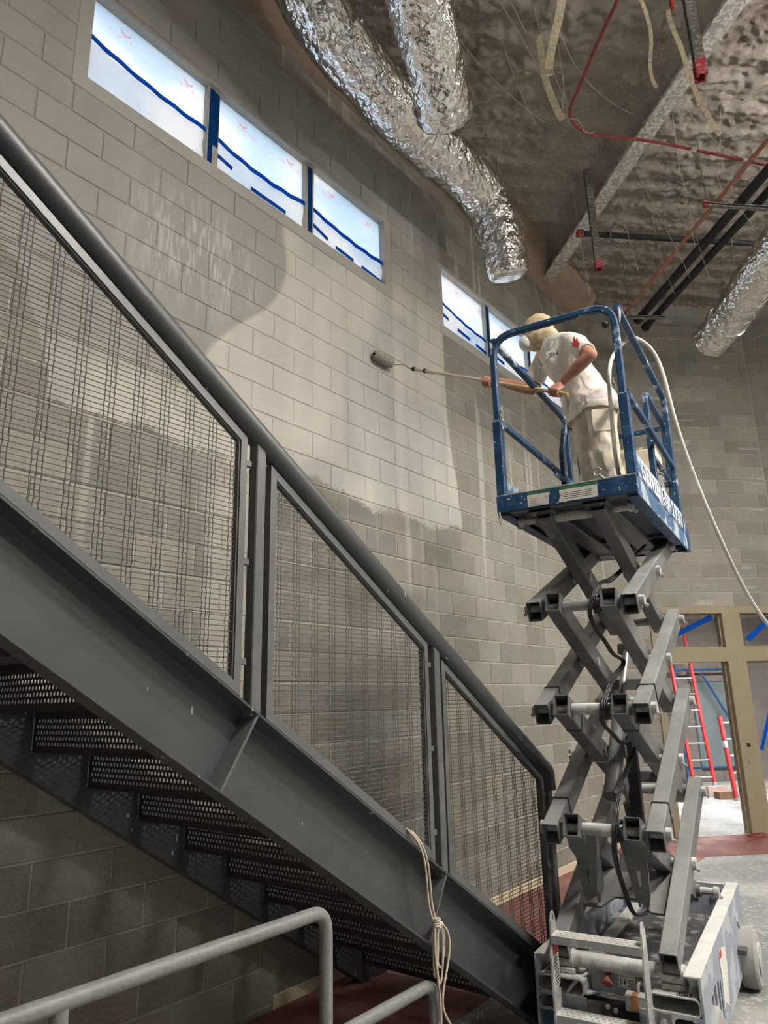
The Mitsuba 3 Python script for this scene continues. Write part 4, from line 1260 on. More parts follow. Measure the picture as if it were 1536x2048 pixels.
for i, (w, t) in enumerate(((0.05, 'Read manual'), (0.05, 'Inspect lift'), (0.05, 'Test controls'))):
    tx.append(letters(t, 0.005, [2.278, PV0 - 0.0015, PZ0 + 0.048 - 0.012 * i], EU, EZ, 0.0005))
for i in range(5):
    tx.append(box(2.275, 2.36, PV0 - .0021, PV0 - .0015, PZ0 + 0.013 + .0 * i, PZ0 + 0.015) if i == 0 else box(2.47 + .004 * (i % 2), 2.62, PV0 - .0021, PV0 - .0015, PZ0 + 0.012 + 0.010 * i, PZ0 + 0.0145 + 0.010 * i))
tx += [letters('MAXIMUM', 0.007, [2.365, PV0 - .0015, PZ0 + 0.05], EU, EZ, .0005, True), letters('CAPACITY', 0.007, [2.415, PV0 - .0015, PZ0 + 0.04], EU, EZ, .0005, True)]
la('lettering', cat(tx), 'mat_ink', fp)
la('tape_patch', plate([(0, 0.0), (0.05, -0.004), (0.064, 0.03), (0.06, 0.08), (0.02, 0.085), (0.006, 0.05)], 0.001, [2.385, PV0 - 0.0022, PZ0 + 0.006], EU, EZ), 'mat_rail_blue', fp, label='torn blue patch over the decal')
la('drip', box(2.655, 2.662, PV0 - 0.001, PV0, PZ0 + .02, PZ1), 'mat_under', fp)
for u, s, nm in ((UR - 0.012, 1, 'R'), (UL, -1, 'L')):
    sd = la('side_rail', box(u, u + 0.012, PV0 + .012, PV1, PZ0 - 0.01, PZ1 + 0.002, 0.003), 'mat_lift_blue_worn' if s > 0 else 'mat_lift_blue')
    la('toe_board', box(u + 0.003 * s, u + 0.012 + 0.003 * s, PV0 + 0.03, PV1 - 0.02, PZ1 + 0.002, PZ1 + 0.135, 0.003), 'mat_lift_blue_worn', sd)
    la('bottom_flange', box(u if s < 0 else u - 0.05, u + 0.062 if s < 0 else u + 0.012, PV0 + .02, PV1 - 0.25 if s > 0 else PV1, PZ0 - 0.016, PZ0 - 0.008, 0.002), 'mat_lift_blue', sd)
    if s > 0:
        wm = letters('GENIE', 0.105, [UR + 0.0045, PV0 + 0.13, PZ1 + 0.018], EV, EZ, 0.002, True, width=0.52)
        la('lettering', wm, 'mat_white_letter', sd, label='worn white lettering')
        wm = letters('GS-1930', 0.105, [UR + 0.0045, PV0 + 0.74, PZ1 + 0.018], EV, EZ, 0.002, True, width=0.78)
        la('lettering', wm, 'mat_white_letter', sd, label='worn white lettering')
la('rear_edge', box(UL + 0.012, UR - .012, PV1 - 0.006, PV1 + 0.006, PZ0 - 0.02, PZ1 + 0.003, 0.003), 'mat_lift_blue')
ext = la('extension_deck', box(UL + 0.03, UR - 0.03, PV1 + 0.004, PV1 + 0.10, PZ0 + 0.0, PZ1 + 0.01, 0.004), 'mat_lift_blue')
la('end_plate', box(UR - 0.05, UR + 0.004, PV1 + 0.004, PV1 + 0.11, PZ0 - 0.01, PZ1 + 0.06, 0.004), 'mat_lift_blue', ext)
for u in (UC - 0.148, UC + 0.148):
    la('scissor_channel', box_tube([u, PV0 + 0.03, PZ0 + 0.018], [u, PV1 - 0.02, PZ0 + 0.018], AW + 0.05, 0.075, 0.005, EU), 'mat_steel')
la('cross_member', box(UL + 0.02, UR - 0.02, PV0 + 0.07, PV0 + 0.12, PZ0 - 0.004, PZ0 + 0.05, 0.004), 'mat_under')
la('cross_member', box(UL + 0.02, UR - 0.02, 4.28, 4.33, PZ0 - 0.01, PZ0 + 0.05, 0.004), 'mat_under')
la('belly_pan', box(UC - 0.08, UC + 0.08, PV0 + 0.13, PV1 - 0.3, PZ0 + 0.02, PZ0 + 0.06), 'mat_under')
la('pan_hole', tube([[UC - 0.0, PV0 + 0.40, PZ0 + 0.019], [UC - 0.0, PV0 + 0.40, PZ0 + 0.0195]], 0.055, 24), 'mat_lift_blue')
for ua, ub in ((UC + 0.212, UR - 0.055), (UL + 0.07, UC - 0.212)):
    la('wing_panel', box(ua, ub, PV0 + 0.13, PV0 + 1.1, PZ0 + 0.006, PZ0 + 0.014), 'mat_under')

# guardrails: square tube
TS = 0.038
tz, mz = 3.815, 3.30


def rail(name, pts, r, side, parent=lift, a=TS, b=TS, m='mat_rail_blue'):
    return la(name, sweep_rect(rounded(pts, r, 7) if len(pts) > 2 else np.array(pts, float), a, b, side), m, parent, smooth=25)


v0 = PV0 + 0.03
u0, u1 = UL + 0.028, UR - 0.022
gr = rail('front_guardrail', [[u0, v0, PZ1], [u0, v0, tz], [u1, v0, tz], [u1, v0, PZ1]], 0.135, EV)
for u in (u0, u1):
    la('post_sleeve', box(u - 0.026, u + 0.026, v0 - 0.026, v0 + 0.026, PZ1, mz - 0.02, 0.006), 'mat_lift_blue', gr)
for u, sgn in ((UL + 0.02, -1), (UR - 0.012, 1)):
    sg = rail('side_guardrail', [[u, v0 + 0.03, tz - 0.005], [u, 4.70, tz - 0.005], [u, 4.72, PZ1]], 0.11, EU)
    la('mid_rail', sweep_rect(np.array([[u, v0 + 0.03, mz], [u, 4.71, mz]]), 0.03, 0.042, EU), 'mat_rail_blue', sg)
    la('gusset', plate([(v0, tz - 0.02), (v0 + 0.07, tz - 0.02), (v0, tz - 0.12)], 0.006, [u + 0.012 * sgn, 0, 0], EV, EZ), 'mat_lift_pale', sg)
    ui = u - sgn * 0.045
    if sgn > 0:
        ig = rail('extension_guardrail', [[ui, 4.12, PZ1 + 0.02], [ui, 4.14, 3.66], [ui, 4.86, 3.66], [ui, 4.88, PZ1 + 0.02]], 0.06, EU)
    else:
        ig = rail('extension_guardrail', [[ui, 4.36, PZ1 + 0.02], [ui, 4.35, 3.42], [ui, 4.47, 3.64], [ui, 4.52, 3.74], [ui, 4.86, 3.74], [ui, 4.88, PZ1 + 0.02]], 0.05, EU)
    la('mid_rail', sweep_rect(np.array([[ui, 4.15, 3.22], [ui, 4.87, 3.22]]), 0.026, 0.034, EU), 'mat_rail_blue', ig)
rail('rear_guardrail', [[UL + 0.07, 4.88, 3.66], [UR - 0.06, 4.88, 3.66]], 0, EZ)
rail('rear_guardrail', [[UL + 0.07, 4.88, 3.22], [UR - 0.06, 4.88, 3.22]], 0, EZ)
for u in (UR - 0.04,):
    la('lock_knob', trimesh.creation.icosphere(2, 0.02).apply_translation([u - 0.03, v0 - 0.02, tz - 0.12]), 'mat_black', gr, smooth=True)
# chain and pins
for (u, v, z, nn) in ((u0 + 0.035, v0 - 0.02, 3.34, 5), (UL + 0.02, PV0 - 0.012, 2.715, 3), (u1 - 0.04, v0 - 0.02, 3.36, 2)):
    ck = None
    for i in range(nn):
        a = np.linspace(0, 2 * np.pi, 17)[:-1]
        zz = z - 0.026 * i
        ring = np.stack([0.008 * np.cos(a), 0 * a, 0.016 * np.sin(a)], 1) if i % 2 else np.stack([0 * a, 0.008 * np.cos(a), 0.016 * np.sin(a)], 1)
        la('chain_link', tube(ring + np.array([u, v, zz]), 0.0028, 6, closed=True), 'mat_bolt', gr, smooth=True)
a = np.linspace(0, 2 * np.pi, 21)[:-1]
la('pin_ring', tube(np.stack([2.655 + 0.020 * np.cos(a), PV0 + 0.005 + 0 * a, 2.868 + 0.022 * np.sin(a)], 1), 0.005, 7, closed=True), 'mat_bolt', fp, smooth=True)
la('latch_pin', tube([[2.66, PV0 + 0.008, 2.852], [2.69, PV0 + 0.006, 2.822]], 0.010, 10), 'mat_bolt', fp)

# what stands on the platform
pb = thing('cardboard_box', 'paint-spattered cream cardboard box standing on the lift platform by the rear guardrail', 'box')
la('body', box(2.44, 2.76, 4.52, 4.78, DZ, 3.40, 0.006), 'mat_cream', pb)
la('flap', plate([(0, 0), (0.3, 0), (0.29, 0.12), (0.02, 0.13)], 0.005, [2.45, 4.785, 3.40], EU, unit([0, 0.3, 1])), 'mat_cream', pb)
for q in range(4):
    la('red_scrawl', tube(spline([[2.62 + 0.01 * q, 4.516, 3.26 - 0.03 * q], [2.66, 4.516, 3.28 - 0.03 * q], [2.70, 4.516, 3.255 - 0.03 * q]], 10), 0.0035, 5), 'mat_red', pb)
pk = thing('paint_bucket', 'grey paint bucket under the side rail of the lift platform', 'bucket')
bprof = np.array([(0.0, 0.0), (0.125, 0.0), (0.132, 0.01), (0.142, 0.34), (0.150, 0.345), (0.150, 0.355), (0.138, 0.355), (0.128, 0.02), (0.0, 0.02)])
bm = trimesh.creation.revolve(bprof, sections=32)
bm.apply_scale([0.8, 0.8, 0.9])
bm.apply_translation([2.695, 4.36, DZ])
la('pail', bm, 'mat_room', pk, smooth=35)
a = np.linspace(-0.15, math.pi + 0.15, 22)
la('bail_handle', tube(np.stack([2.695 + 0.120 * np.cos(a), 4.36 + 0.06 * np.sin(a) * 0.9, DZ + 0.300 - 0.10 * np.sin(a)], 1), 0.003, 6), 'mat_bolt', pk, smooth=True)

# spray hose over the rail, trailing away to the right
hose_px = [L3(2.72, 3.75, DZ + 0.015), L3(2.73, 3.40, DZ + 0.02), L3(2.745, 3.22, 2.92), L3(2.75, 3.20, 3.14), L3(2.75, 3.24, 3.40), L3(2.755, 3.42, 3.63), L3(2.79, 3.58, 3.77), L3(2.836, 3.68, 3.838), L3(2.90, 3.78, 3.81), L3(2.96, 3.80, 3.62), L3(2.985, 3.80, 3.38), L3(3.03, 3.90, 3.05), L3(3.12, 4.10, 2.62)]
hose_px += [np.array([2.62, 5.35, 2.05]), np.array([3.15, 6.35, 1.42]), np.array([3.9, 7.6, 0.7]), np.array([4.6, 8.4, 0.05]), np.array([5.6, 8.8, 0.012])]
add('spray_hose', tube(spline(hose_px, 200), 0.0115, 10), 'mat_hose_white', label='off-white paint hose looped over the lift rail and trailing down to the right', cat='hose', smooth=True)

# ------------------------------------------------------------------ the painter
def V3(*a):
    return np.array(a, float)


def blob(*pr):
    """Hull of spheres (point, radius)."""
    return m3.Manifold.batch_hull([m3.Manifold.sphere(r, 20).translate(list(map(float, p))) for p, r in pr])


def chain(pts):
    out = m3.Manifold()
    for a, b in zip(pts[:-1], pts[1:]):
        out = out + blob(a, b)
    return out


def ellipsoid(c, ax, ay, az, r):
    s = m3.Manifold.sphere(1.0, 40)
    Mx = np.zeros((3, 4))
    Mx[:, 0], Mx[:, 1], Mx[:, 2], Mx[:, 3] = np.array(ax) * r[0], np.array(ay) * r[1], np.array(az) * r[2], c
    return s.transform(Mx)


def smooth_mesh(Mf, step, it=10, wrinkle=0.0, freq=9.0, seed=1, stretch=(1, 1, 0.5)):
    m = tm(Mf.refine_to_length(step))
    m.merge_vertices()
    trimesh.smoothing.filter_taubin(m, iterations=it)
    if wrinkle:
        q = np.asarray(m.vertices) * np.array(stretch)
        n = np.abs(meshkit.fbm(q * freq, 3, seed) - 0.5) * 2
        m.vertices = m.vertices + np.asarray(m.vertex_normals) * ((n - 0.35) * wrinkle)[:, None]
    return m


per = thing('person', 'painter in paint-spattered white clothes, tan hood and dust mask, reaching out with a roller', 'person')
POLE0, POLE1 = V3(1.71, 4.179, 3.70), V3(0.20, 4.507, 4.50)
PA = unit(POLE1 - POLE0)
hipL, hipR, pel = V3(1.905, 4.41, 3.63), V3(1.755, 4.565, 3.65), V3(1.83, 4.49, 3.70)
kneeL, kneeR, ankL, ankR = V3(1.93, 4.385, 3.26), V3(1.745, 4.575, 3.28), V3(1.975, 4.44, 2.915), V3(1.80, 4.62, 2.915)
waist, chest, neckb = V3(1.785, 4.475, 3.84), V3(1.675, 4.44, 4.03), V3(1.605, 4.445, 4.215)
shL, shR, elL, elR = V3(1.79, 4.325, 4.105), V3(1.475, 4.565, 4.19), V3(1.985, 4.14, 3.87), V3(1.385, 4.49, 3.925)
GL, GR = POLE0 + PA * 0.0, POLE0 + PA * 0.66
hc = V3(1.505, 4.43, 4.335)
hu = unit(V3(-0.22, 0.0, 0.975))
hf = unit(V3(-0.95, -0.10, -0.28))
hf = unit(hf - hu * (hf @ hu))
hs = np.cross(hf, hu)


def hand(G, elbow, flip):
    e = elbow - G
    e = unit(e - PA * (e @ PA))
    b = np.cross(PA, e) * flip
    n, t = unit(0.72 * e + 0.69 * b), unit(-0.69 * e + 0.72 * b)
    at = lambda phi, r, s: G + PA * s + r * (math.cos(phi) * n + math.sin(phi) * t)
    wrist = G + n * 0.040 - t * 0.062
    palm = blob((at(-0.95, 0.045, -0.026), 0.013), (at(-0.95, 0.045, 0.026), 0.014), (at(0.55, 0.036, -0.034), 0.0115), (at(0.55, 0.036, 0.034), 0.0115), (wrist, 0.021))
    h = palm
    for i, s in enumerate((-0.034, -0.0115, 0.0115, 0.034)):
        L = (0.84, 0.97, 1.0, 0.93)[i]
        h = h + chain([(at(0.5, 0.036, s * 0.97), 0.0108), (at(1.25, 0.033, s), 0.0098), (at(2.15 * L + 0.1, 0.0265, s), 0.0088), (at(3.3 * L, 0.0235, s * 1.02), 0.0078)])
    ts = 0.040 if flip > 0 else 0.040
    h = h + chain([(at(-1.15, 0.044, ts * 0.5), 0.0135), (at(-1.5, 0.036, ts * 1.15), 0.0115), (at(-2.1, 0.028, ts * 1.25), 0.0098), (at(-2.9, 0.026, ts * 1.05), 0.0085)])
    return h, wrist


hL, wL = hand(GL, elL, -1)
hR, wR = hand(GR, elR, 1)
body = blob((pel, 0.12), (waist, 0.12)) + blob((waist, 0.115), (chest, 0.13)) + blob((chest, 0.12), (shL + V3(-.03, .02, 0), 0.06), (shR + V3(.03, -.02, 0), 0.06), (neckb, 0.06))
body = body + chain([(neckb, 0.062), (hc - hu * 0.075 - hf * 0.02, 0.058)])
for h, k, a in ((hipL, kneeL, ankL), (hipR, kneeR, ankR)):
    body = body + chain([(h, 0.088), (k, 0.058), (k + (a - k) * 0.35 - V3(-0.015, 0, 0), 0.055), (a, 0.038)])
body = body + chain([(shL, 0.056), (shL + (elL - shL) * 0.5, 0.050), (elL, 0.041), (elL + (wL - elL) * 0.3, 0.044), (elL + (wL - elL) * 0.7, 0.034), (wL, 0.026)])
body = body + chain([(shR, 0.056), (shR + (elR - shR) * 0.5, 0.050), (elR, 0.041), (elR + (wR - elR) * 0.3, 0.044), (elR + (wR - elR) * 0.7, 0.034), (wR, 0.026)])
body = body + hL + hR
# head: skull, jaw, brow, nose, ears
head = ellipsoid(hc + hu * 0.02 - hf * 0.012, hs, hf, hu, (0.076, 0.098, 0.102))
head = head + blob((hc - hu * 0.03 + hf * 0.035, 0.062), (hc - hu * 0.095 + hf * 0.058, 0.030), (hc + hu * 0.02 + hf * 0.03, 0.068))
head = head + blob((hc + hu * 0.022 + hf * 0.088 + hs * 0.03, 0.014), (hc + hu * 0.022 + hf * 0.088 - hs * 0.03, 0.014))
head = head + blob((hc + hu * 0.008 + hf * 0.097, 0.010), (hc - hu * 0.034 + hf * 0.112, 0.013))
for s in (-1, 1):
    head = head + blob((hc + hs * 0.076 * s, 0.012), (hc + hs * 0.080 * s + hu * 0.025 - hf * 0.01, 0.012))
    head = head - m3.Manifold.sphere(0.016, 24).translate(list(hc + hu * 0.004 + hf * 0.098 + hs * 0.031 * s))
head = head + blob((hc - hu * 0.062 + hf * 0.088 + hs * 0.02, 0.008), (hc - hu * 0.062 + hf * 0.092 - hs * 0.02, 0.008))
body = body + head
add('body', smooth_mesh(body, 0.0065, 6), 'mat_skin', per, smooth=True)
for s in (-1, 1):
    add('eye', trimesh.creation.icosphere(3, 0.0125).apply_translation(hc + hu * 0.003 + hf * 0.086 + hs * 0.031 * s), 'mat_decal', per, smooth=True)
    add('pupil', trimesh.creation.icosphere(2, 0.006).apply_translation(hc + hu * 0.002 + hf * 0.094 + hs * 0.031 * s), 'mat_ink', per, smooth=True)
# shirt with short sleeves
dn = unit(pel - waist)
shirt = blob((pel + dn * 0.02, 0.145), (waist, 0.142)) + blob((waist, 0.142), (chest, 0.152)) + blob((chest, 0.148), (shL, 0.078), (shR, 0.078), (neckb - V3(0, 0, 0.015), 0.078))
shirt = shirt + blob((hipL + V3(0.01, -0.01, -0.01), 0.138), (hipR + V3(-0.01, 0.01, -0.01), 0.138), (pel, 0.150))
slL, slR = shL + (elL - shL) * 0.62, shR + (elR - shR) * 0.62
shirt = shirt + chain([(shL, 0.078), (slL, 0.073)]) + chain([(shR, 0.078), (slR, 0.073)])


def cut(Mf, p, n):
    """Keep what lies on the side of the plane through p that n points to."""
    n = unit(n)
    return Mf.trim_by_plane([float(x) for x in n], float(n @ p))


hem = V3(1.84, 4.49, 3.575)
shirt = cut(shirt, hem, [0.10, 0.02, 1.0])
under = cut(blob((hipL + V3(0.01, -0.01, -0.03), 0.126), (hipR + V3(-0.01, 0.01, -0.03), 0.126)), hem + V3(0, 0, 0.045), [-0.10, -0.02, -1.0])
shirt = shirt - under
cutL = blob((slL + unit(elL - shL) * 0.10, 0.095), (slL + unit(elL - shL) * 0.16, 0.11))
cutR = blob((slR + unit(elR - shR) * 0.10, 0.095), (slR + unit(elR - shR) * 0.16, 0.11))
# open collar: keep the neck clear
shirt = shirt - blob((neckb + V3(-0.02, 0, 0.105), 0.066), (neckb + V3(-0.05, 0, 0.16), 0.08))
shirt_m = smooth_mesh(shirt, 0.010, 8, 0.032, 8.0, 3)
add('shirt', shirt_m, 'mat_shirt', per, smooth=True, label='white short-sleeved T-shirt spattered with paint')
for sl, sh, el in ((slL, shL, elL), (slR, shR, elR)):
    d = unit(el - sh)
    a = np.linspace(0, 2 * np.pi, 25)[:-1]
    x = unit(np.cross(d, [0.2, 0.3, 0.9]))
    yv = np.cross(d, x)
    c = sl + d * 0.055
    add('sleeve_hem', tube(c + 0.053 * (np.cos(a)[:, None] * x + np.sin(a)[:, None] * yv), 0.0085, 7, closed=True), 'mat_shirt', per, smooth=True)
# belt line and hem of the shirt
pants = blob((pel, 0.12), (hipL, 0.106), (hipR, 0.106))
for h, k, a in ((hipL, kneeL, ankL), (hipR, kneeR, ankR)):
    pants = pants + chain([(h, 0.110), (k + V3(0, 0, 0.12), 0.099), (k, 0.090), (a + V3(0.005, 0, 0.04), 0.082), (a + V3(0.0, 0, -0.02), 0.080)])
pants = pants.trim_by_plane([0.0, 0.0, 1.0], DZ + 0.035)
add('trousers', smooth_mesh(pants, 0.010, 8, 0.044, 8.5, 6), 'mat_pants', per, smooth=True, label='loose off-white painter trousers')
for h, k in ((hipL, kneeL),):
    o = h + (k - h) * 0.42
    nrm = unit(V3(0.40, -0.90, 0.0))
    sx = unit(np.cross([0, 0, 1], nrm))
    add('patch_pocket', plate(sbox(-0.065, -0.075, 0.065, 0.075).buffer(-0.012).buffer(0.012), 0.006, o + nrm * 0.108, sx, [0, 0, 1]), 'mat_pants', per)
for a, k in ((ankL, 0), (ankR, 1)):
    fd = unit(V3(-0.93, -0.1, 0))
    sh = blob((V3(a[0], a[1], DZ + 0.04) - fd * 0.05, 0.036), (V3(a[0], a[1], DZ + 0.075), 0.045), (V3(a[0], a[1], DZ + 0.042) + fd * 0.10, 0.042), (V3(a[0], a[1], DZ + 0.034) + fd * 0.17, 0.032)).trim_by_plane([0., 0., 1.], DZ)
    add('shoe', smooth_mesh(sh, 0.012, 4), 'mat_cream', per, smooth=True)
# hood (balaclava) and mask
hood = ellipsoid(hc + hu * 0.022 - hf * 0.012, hs, hf, hu, (0.089, 0.111, 0.113)) + blob((hc - hu * 0.03 + hf * 0.03, 0.076), (hc - hu * 0.098 + hf * 0.054, 0.045), (hc + hu * 0.02 + hf * 0.02, 0.080))
hood = hood + blob((hc - hu * 0.07 - hf * 0.01, 0.083), (neckb + V3(-0.03, -0.01, 0.05), 0.082), (neckb + V3(-0.06, -0.02, 0.04), 0.06))
hood = hood - ellipsoid(hc + hu * 0.004 + hf * 0.125, hs, hf, hu, (0.068, 0.045, 0.028))
add('hood', smooth_mesh(hood, 0.007, 6, 0.012, 13.0, 4, (1, 1, 1.6)), 'mat_hood', per, smooth=True, label='tan cloth hood wrapped over head and neck')
mask = ellipsoid(hc - hu * 0.050 + hf * 0.103, hs, hf, hu, (0.066, 0.060, 0.064)) - ellipsoid(hc - hu * 0.04 + hf * 0.03, hs, hf, hu, (0.068, 0.070, 0.085))
add('dust_mask', smooth_mesh(mask, 0.006, 4), 'mat_mask', per, smooth=True, label='white dust mask')


def on_mesh(mesh, flat, lift_, x, y):
    """Lays a flat mesh onto the side of mesh that faces x cross y."""
    from scipy.spatial import cKDTree
    m = flat.copy()
    for _ in range(2):
        m = m.subdivide()
    n = np.cross(x, y)
    v, vn = np.asarray(mesh.vertices), np.asarray(mesh.vertex_normals)
    near = (np.abs((v - m.vertices.mean(0)) @ x) < 0.15) & (np.abs((v - m.vertices.mean(0)) @ y) < 0.15)
    f = v[(vn @ n > 0.1) & near]
    tr = cKDTree(np.stack([f @ x, f @ y], 1))
    w, i = tr.query(np.stack([m.vertices @ x, m.vertices @ y], 1), k=4)
    g = 1 / np.maximum(w, 1e-4)
    d = ((f @ n)[i] * g).sum(1) / g.sum(1)
    rel = m.vertices @ n
    rel = rel - rel.min()
    m.vertices = m.vertices + n * (d - m.vertices @ n + lift_ + rel)[:, None]
    return m


# chest lettering and the flame on the sleeve
cn = unit(CAM - V3(1.72, 4.30, 4.03))
cx = unit(np.cross([0, 0, 1], cn))
cc = V3(1.665, 4.29, 4.02)
txt = letters('SH', 0.028, cc - cx * 0.03, unit(cx + 0.15 * np.cross(cn, cx)), unit(np.cross(cn, cx)), 0.001, False, width=0.06)
add('chest_lettering', on_mesh(shirt_m, txt, 0.003, cx, np.cross(cn, cx)), 'mat_ink', per, label='small black script on the chest')
fl = [(0, 0), (0.012, 0.004), (0.016, 0.018), (0.010, 0.030), (0.013, 0.050), (0.002, 0.036), (-0.003, 0.058), (-0.012, 0.036), (-0.010, 0.024), (-0.018, 0.030), (-0.016, 0.010)]
sc = shL + (elL - shL) * 0.22
fm = plate([(1.35 * q, 1.35 * w) for q, w in fl], 0.001, sc - np.cross(cn, cx) * 0.02, cx, np.cross(cn, cx))
add('sleeve_emblem', on_mesh(shirt_m, fm, 0.003, cx, np.cross(cn, cx)), 'mat_red', per, label='red flame emblem on the sleeve')

# roller on its pole, held in both hands
ro = thing('paint_roller', 'long yellow-tan pole with a shaggy grey paint roller held against the wall', 'paint roller')
add('pole', tube([POLE0 - PA * 0.10, POLE0 + PA * 1.28], 0.0125, 14), 'mat_pole', ro, smooth=40)
add('grip', tube([POLE0 + PA * 1.28, POLE0 + PA * 1.42, POLE0 + PA * 1.55], [0.018, 0.017, 0.013], 14), 'mat_pole', ro, smooth=40)
add('ferrule', tube([POLE0 + PA * 1.55, POLE0 + PA * 1.59], 0.017, 12), 'mat_black', ro, smooth=40)
add('ferrule', tube([POLE0 + PA * 1.40, POLE0 + PA * 1.43], 0.019, 12), 'mat_black', ro, smooth=40)
rc = V3(0.052, 4.44, 4.60)
e0 = POLE0 + PA * 1.59
add('wire_frame', tube(rounded([e0, e0 + PA * 0.05, rc + V3(0.09, 0.16, -0.02), rc + V3(0.0, 0.15, 0.0), rc + V3(0, -0.10, 0)], 0.02, 5), 0.0045, 8), 'mat_bolt', ro, smooth=True)
n, m = 60, 40
ang, ts = np.meshgrid(np.linspace(0, 2 * np.pi, m, endpoint=False), np.linspace(-0.13, 0.13, n), indexing='ij')
endr = np.sqrt(np.clip(1 - (np.abs(ts) / 0.132) ** 8, 0, 1))
P = np.stack([np.cos(ang), ts, np.sin(ang)], -1)
rr = (0.042 + 0.012 * (meshkit.noise(np.stack([np.cos(ang) * 4, ts * 90, np.sin(ang) * 4], -1), 3) - 0.3)) * endr
V = np.stack([rc[0] + rr * np.cos(ang), rc[1] + ts, rc[2] + rr * np.sin(ang)], -1).reshape(-1, 3)
V[:, 0] = np.maximum(V[:, 0], 0.006)
F = []
for i in range(m):
    for j in range(n - 1):
        a, b = i * n + j, ((i + 1) % m) * n + j
        F += [[a, a + 1, b + 1], [a, b + 1, b]]
add('roller_cover', trimesh.Trimesh(V, F, process=False), 'mat_cover', ro, smooth=True)


# ------------------------------------------------------------------ foil-wrapped flexible ducts
def duct_mesh(path, r, seed, closed_end=True, n=112, step=0.013):
    P = spline(path, 40)
    L = np.linalg.norm(np.diff(P, axis=0), axis=1).sum()
    P = spline(path, max(30, int(L / step)))
    N = len(P)
    R = np.full(N, r, float)
    s = np.linspace(0, L, N)
    if closed_end:
        t = np.clip((s - (L - 0.06)) / 0.06, 0, 1)
        R *= np.sqrt(np.clip(1 - 0.70 * t ** 4, 0, 1)) * (1 - 0.10 * (s / L) ** 4)
        t0 = np.clip((0.04 - s) / 0.04, 0, 1)
        R *= 1 - 0.35 * t0 ** 2
    m = tube(P, R, n)
    V = np.asarray(m.vertices)
    c = np.repeat(P, n, 0)
    out = np.zeros_like(V)
    out[:N * n] = V[:N * n] - c
    out /= np.maximum(np.linalg.norm(out, axis=1, keepdims=True), 1e-9)
    q = V + seed * 3.1
    big = meshkit.fbm(q * 4.0, 2, seed) - 0.5
    mid = np.abs(meshkit.noise(q * 13.0, seed + 1) - 0.5)
    fine = np.abs(meshkit.noise(q * np.array([34.0, 34.0, 34.0]), seed + 2) - 0.5)
    xf_ = np.abs(meshkit.noise(q * np.array([60.0, 60.0, 60.0]), seed + 3) - 0.5)
    V = V + out * (0.045 * big - 0.036 * mid - 0.030 * fine - 0.006 * xf_ + 0.016)[:, None]
    return trimesh.Trimesh(V, m.faces, process=False)


def ring_band(p, d, r, w, material, parent, name='tape_band'):
    d = unit(d)
    add(name, duct_mesh([p - d * w / 2, p - d * w / 6, p + d * w / 6, p + d * w / 2], r, 9, False, 60, 0.012), material, parent, smooth=35)


dk1 = thing('flex_duct', 'long silver foil duct running beside the window wall to a drooping end', 'duct')
add('run', duct_mesh([[0.62, 2.46, 7.56], [0.60, 2.66, 7.12], [0.60, 2.98, 6.76], [0.60, 3.5, 6.60], [0.60, 4.2, 6.56], [0.60, 4.9, 6.58], [0.60, 5.40, 6.60]], 0.225, 1, False), 'mat_foil', dk1, smooth=28)
add('end_sleeve', duct_mesh([[0.60, 5.32, 6.62], [0.62, 5.47, 6.45], [0.66, 5.60, 6.15], [0.68, 5.70, 5.76]], 0.205, 2), 'mat_foil', dk1, smooth=28)
ring_band(V3(0.60, 5.33, 6.605), V3(0, 1, -0.25), 0.232, 0.10, 'mat_foil_tape', dk1)
ring_band(V3(0.60, 4.60, 6.57), V3(0, 1, 0), 0.232, 0.08, 'mat_foil_tape', dk1)
ring_band(V3(0.60, 3.25, 6.66), V3(0, 1, -0.3), 0.232, 0.09, 'mat_foil_tape', dk1)
dk2 = thing('flex_duct', 'short fat silver foil duct crossing in front of the long one at the top', 'duct')
add('run', duct_mesh([[2.05, 1.5, 6.95], [1.72, 2.4, 6.62], [1.46, 3.02, 6.44], [1.30, 3.45, 6.30], [1.09, 3.98, 6.12]], 0.215, 5), 'mat_foil', dk2, smooth=28)
ring_band(V3(1.13, 3.88, 6.155), V3(-0.35, 0.9, -0.28), 0.212, 0.09, 'mat_foil_tape', dk2)
dk3 = thing('flex_duct', 'silver foil duct at the right edge, ending by the corner of the block walls', 'duct')
add('run', duct_mesh([[4.4, 5.4, 6.15], [3.4, 6.6, 6.12], [2.9, 7.18, 5.98], [2.45, 7.75, 5.89], [2.12, 8.22, 5.86], [1.80, 8.60, 5.82]], 0.215, 7), 'mat_foil', dk3, smooth=28)
ring_band(V3(2.10, 8.25, 5.86), V3(-0.6, 0.8, 0), 0.218, 0.10, 'mat_foil_tape', dk3)

# ------------------------------------------------------------------ pipes and struts under the ceiling
BDp = unit(V3(-2.0, 2.03, 0))


def pipe(label, a, b, r, m, cap=None, capr=None):
    k = thing('ceiling_pipe', label, 'pipe')
    add('pipe', tube([a, b], r, 18), m, k, smooth=40)
    if cap:
        d = unit(np.asarray(b) - np.asarray(a))
        add('end_cap', tube([np.asarray(b) - d * 0.05, np.asarray(b) + d * 0.015], capr, 16), cap, k, smooth=40)
    return k


def along(p, d, t):
    return np.asarray(p, float) + np.asarray(d, float) * t


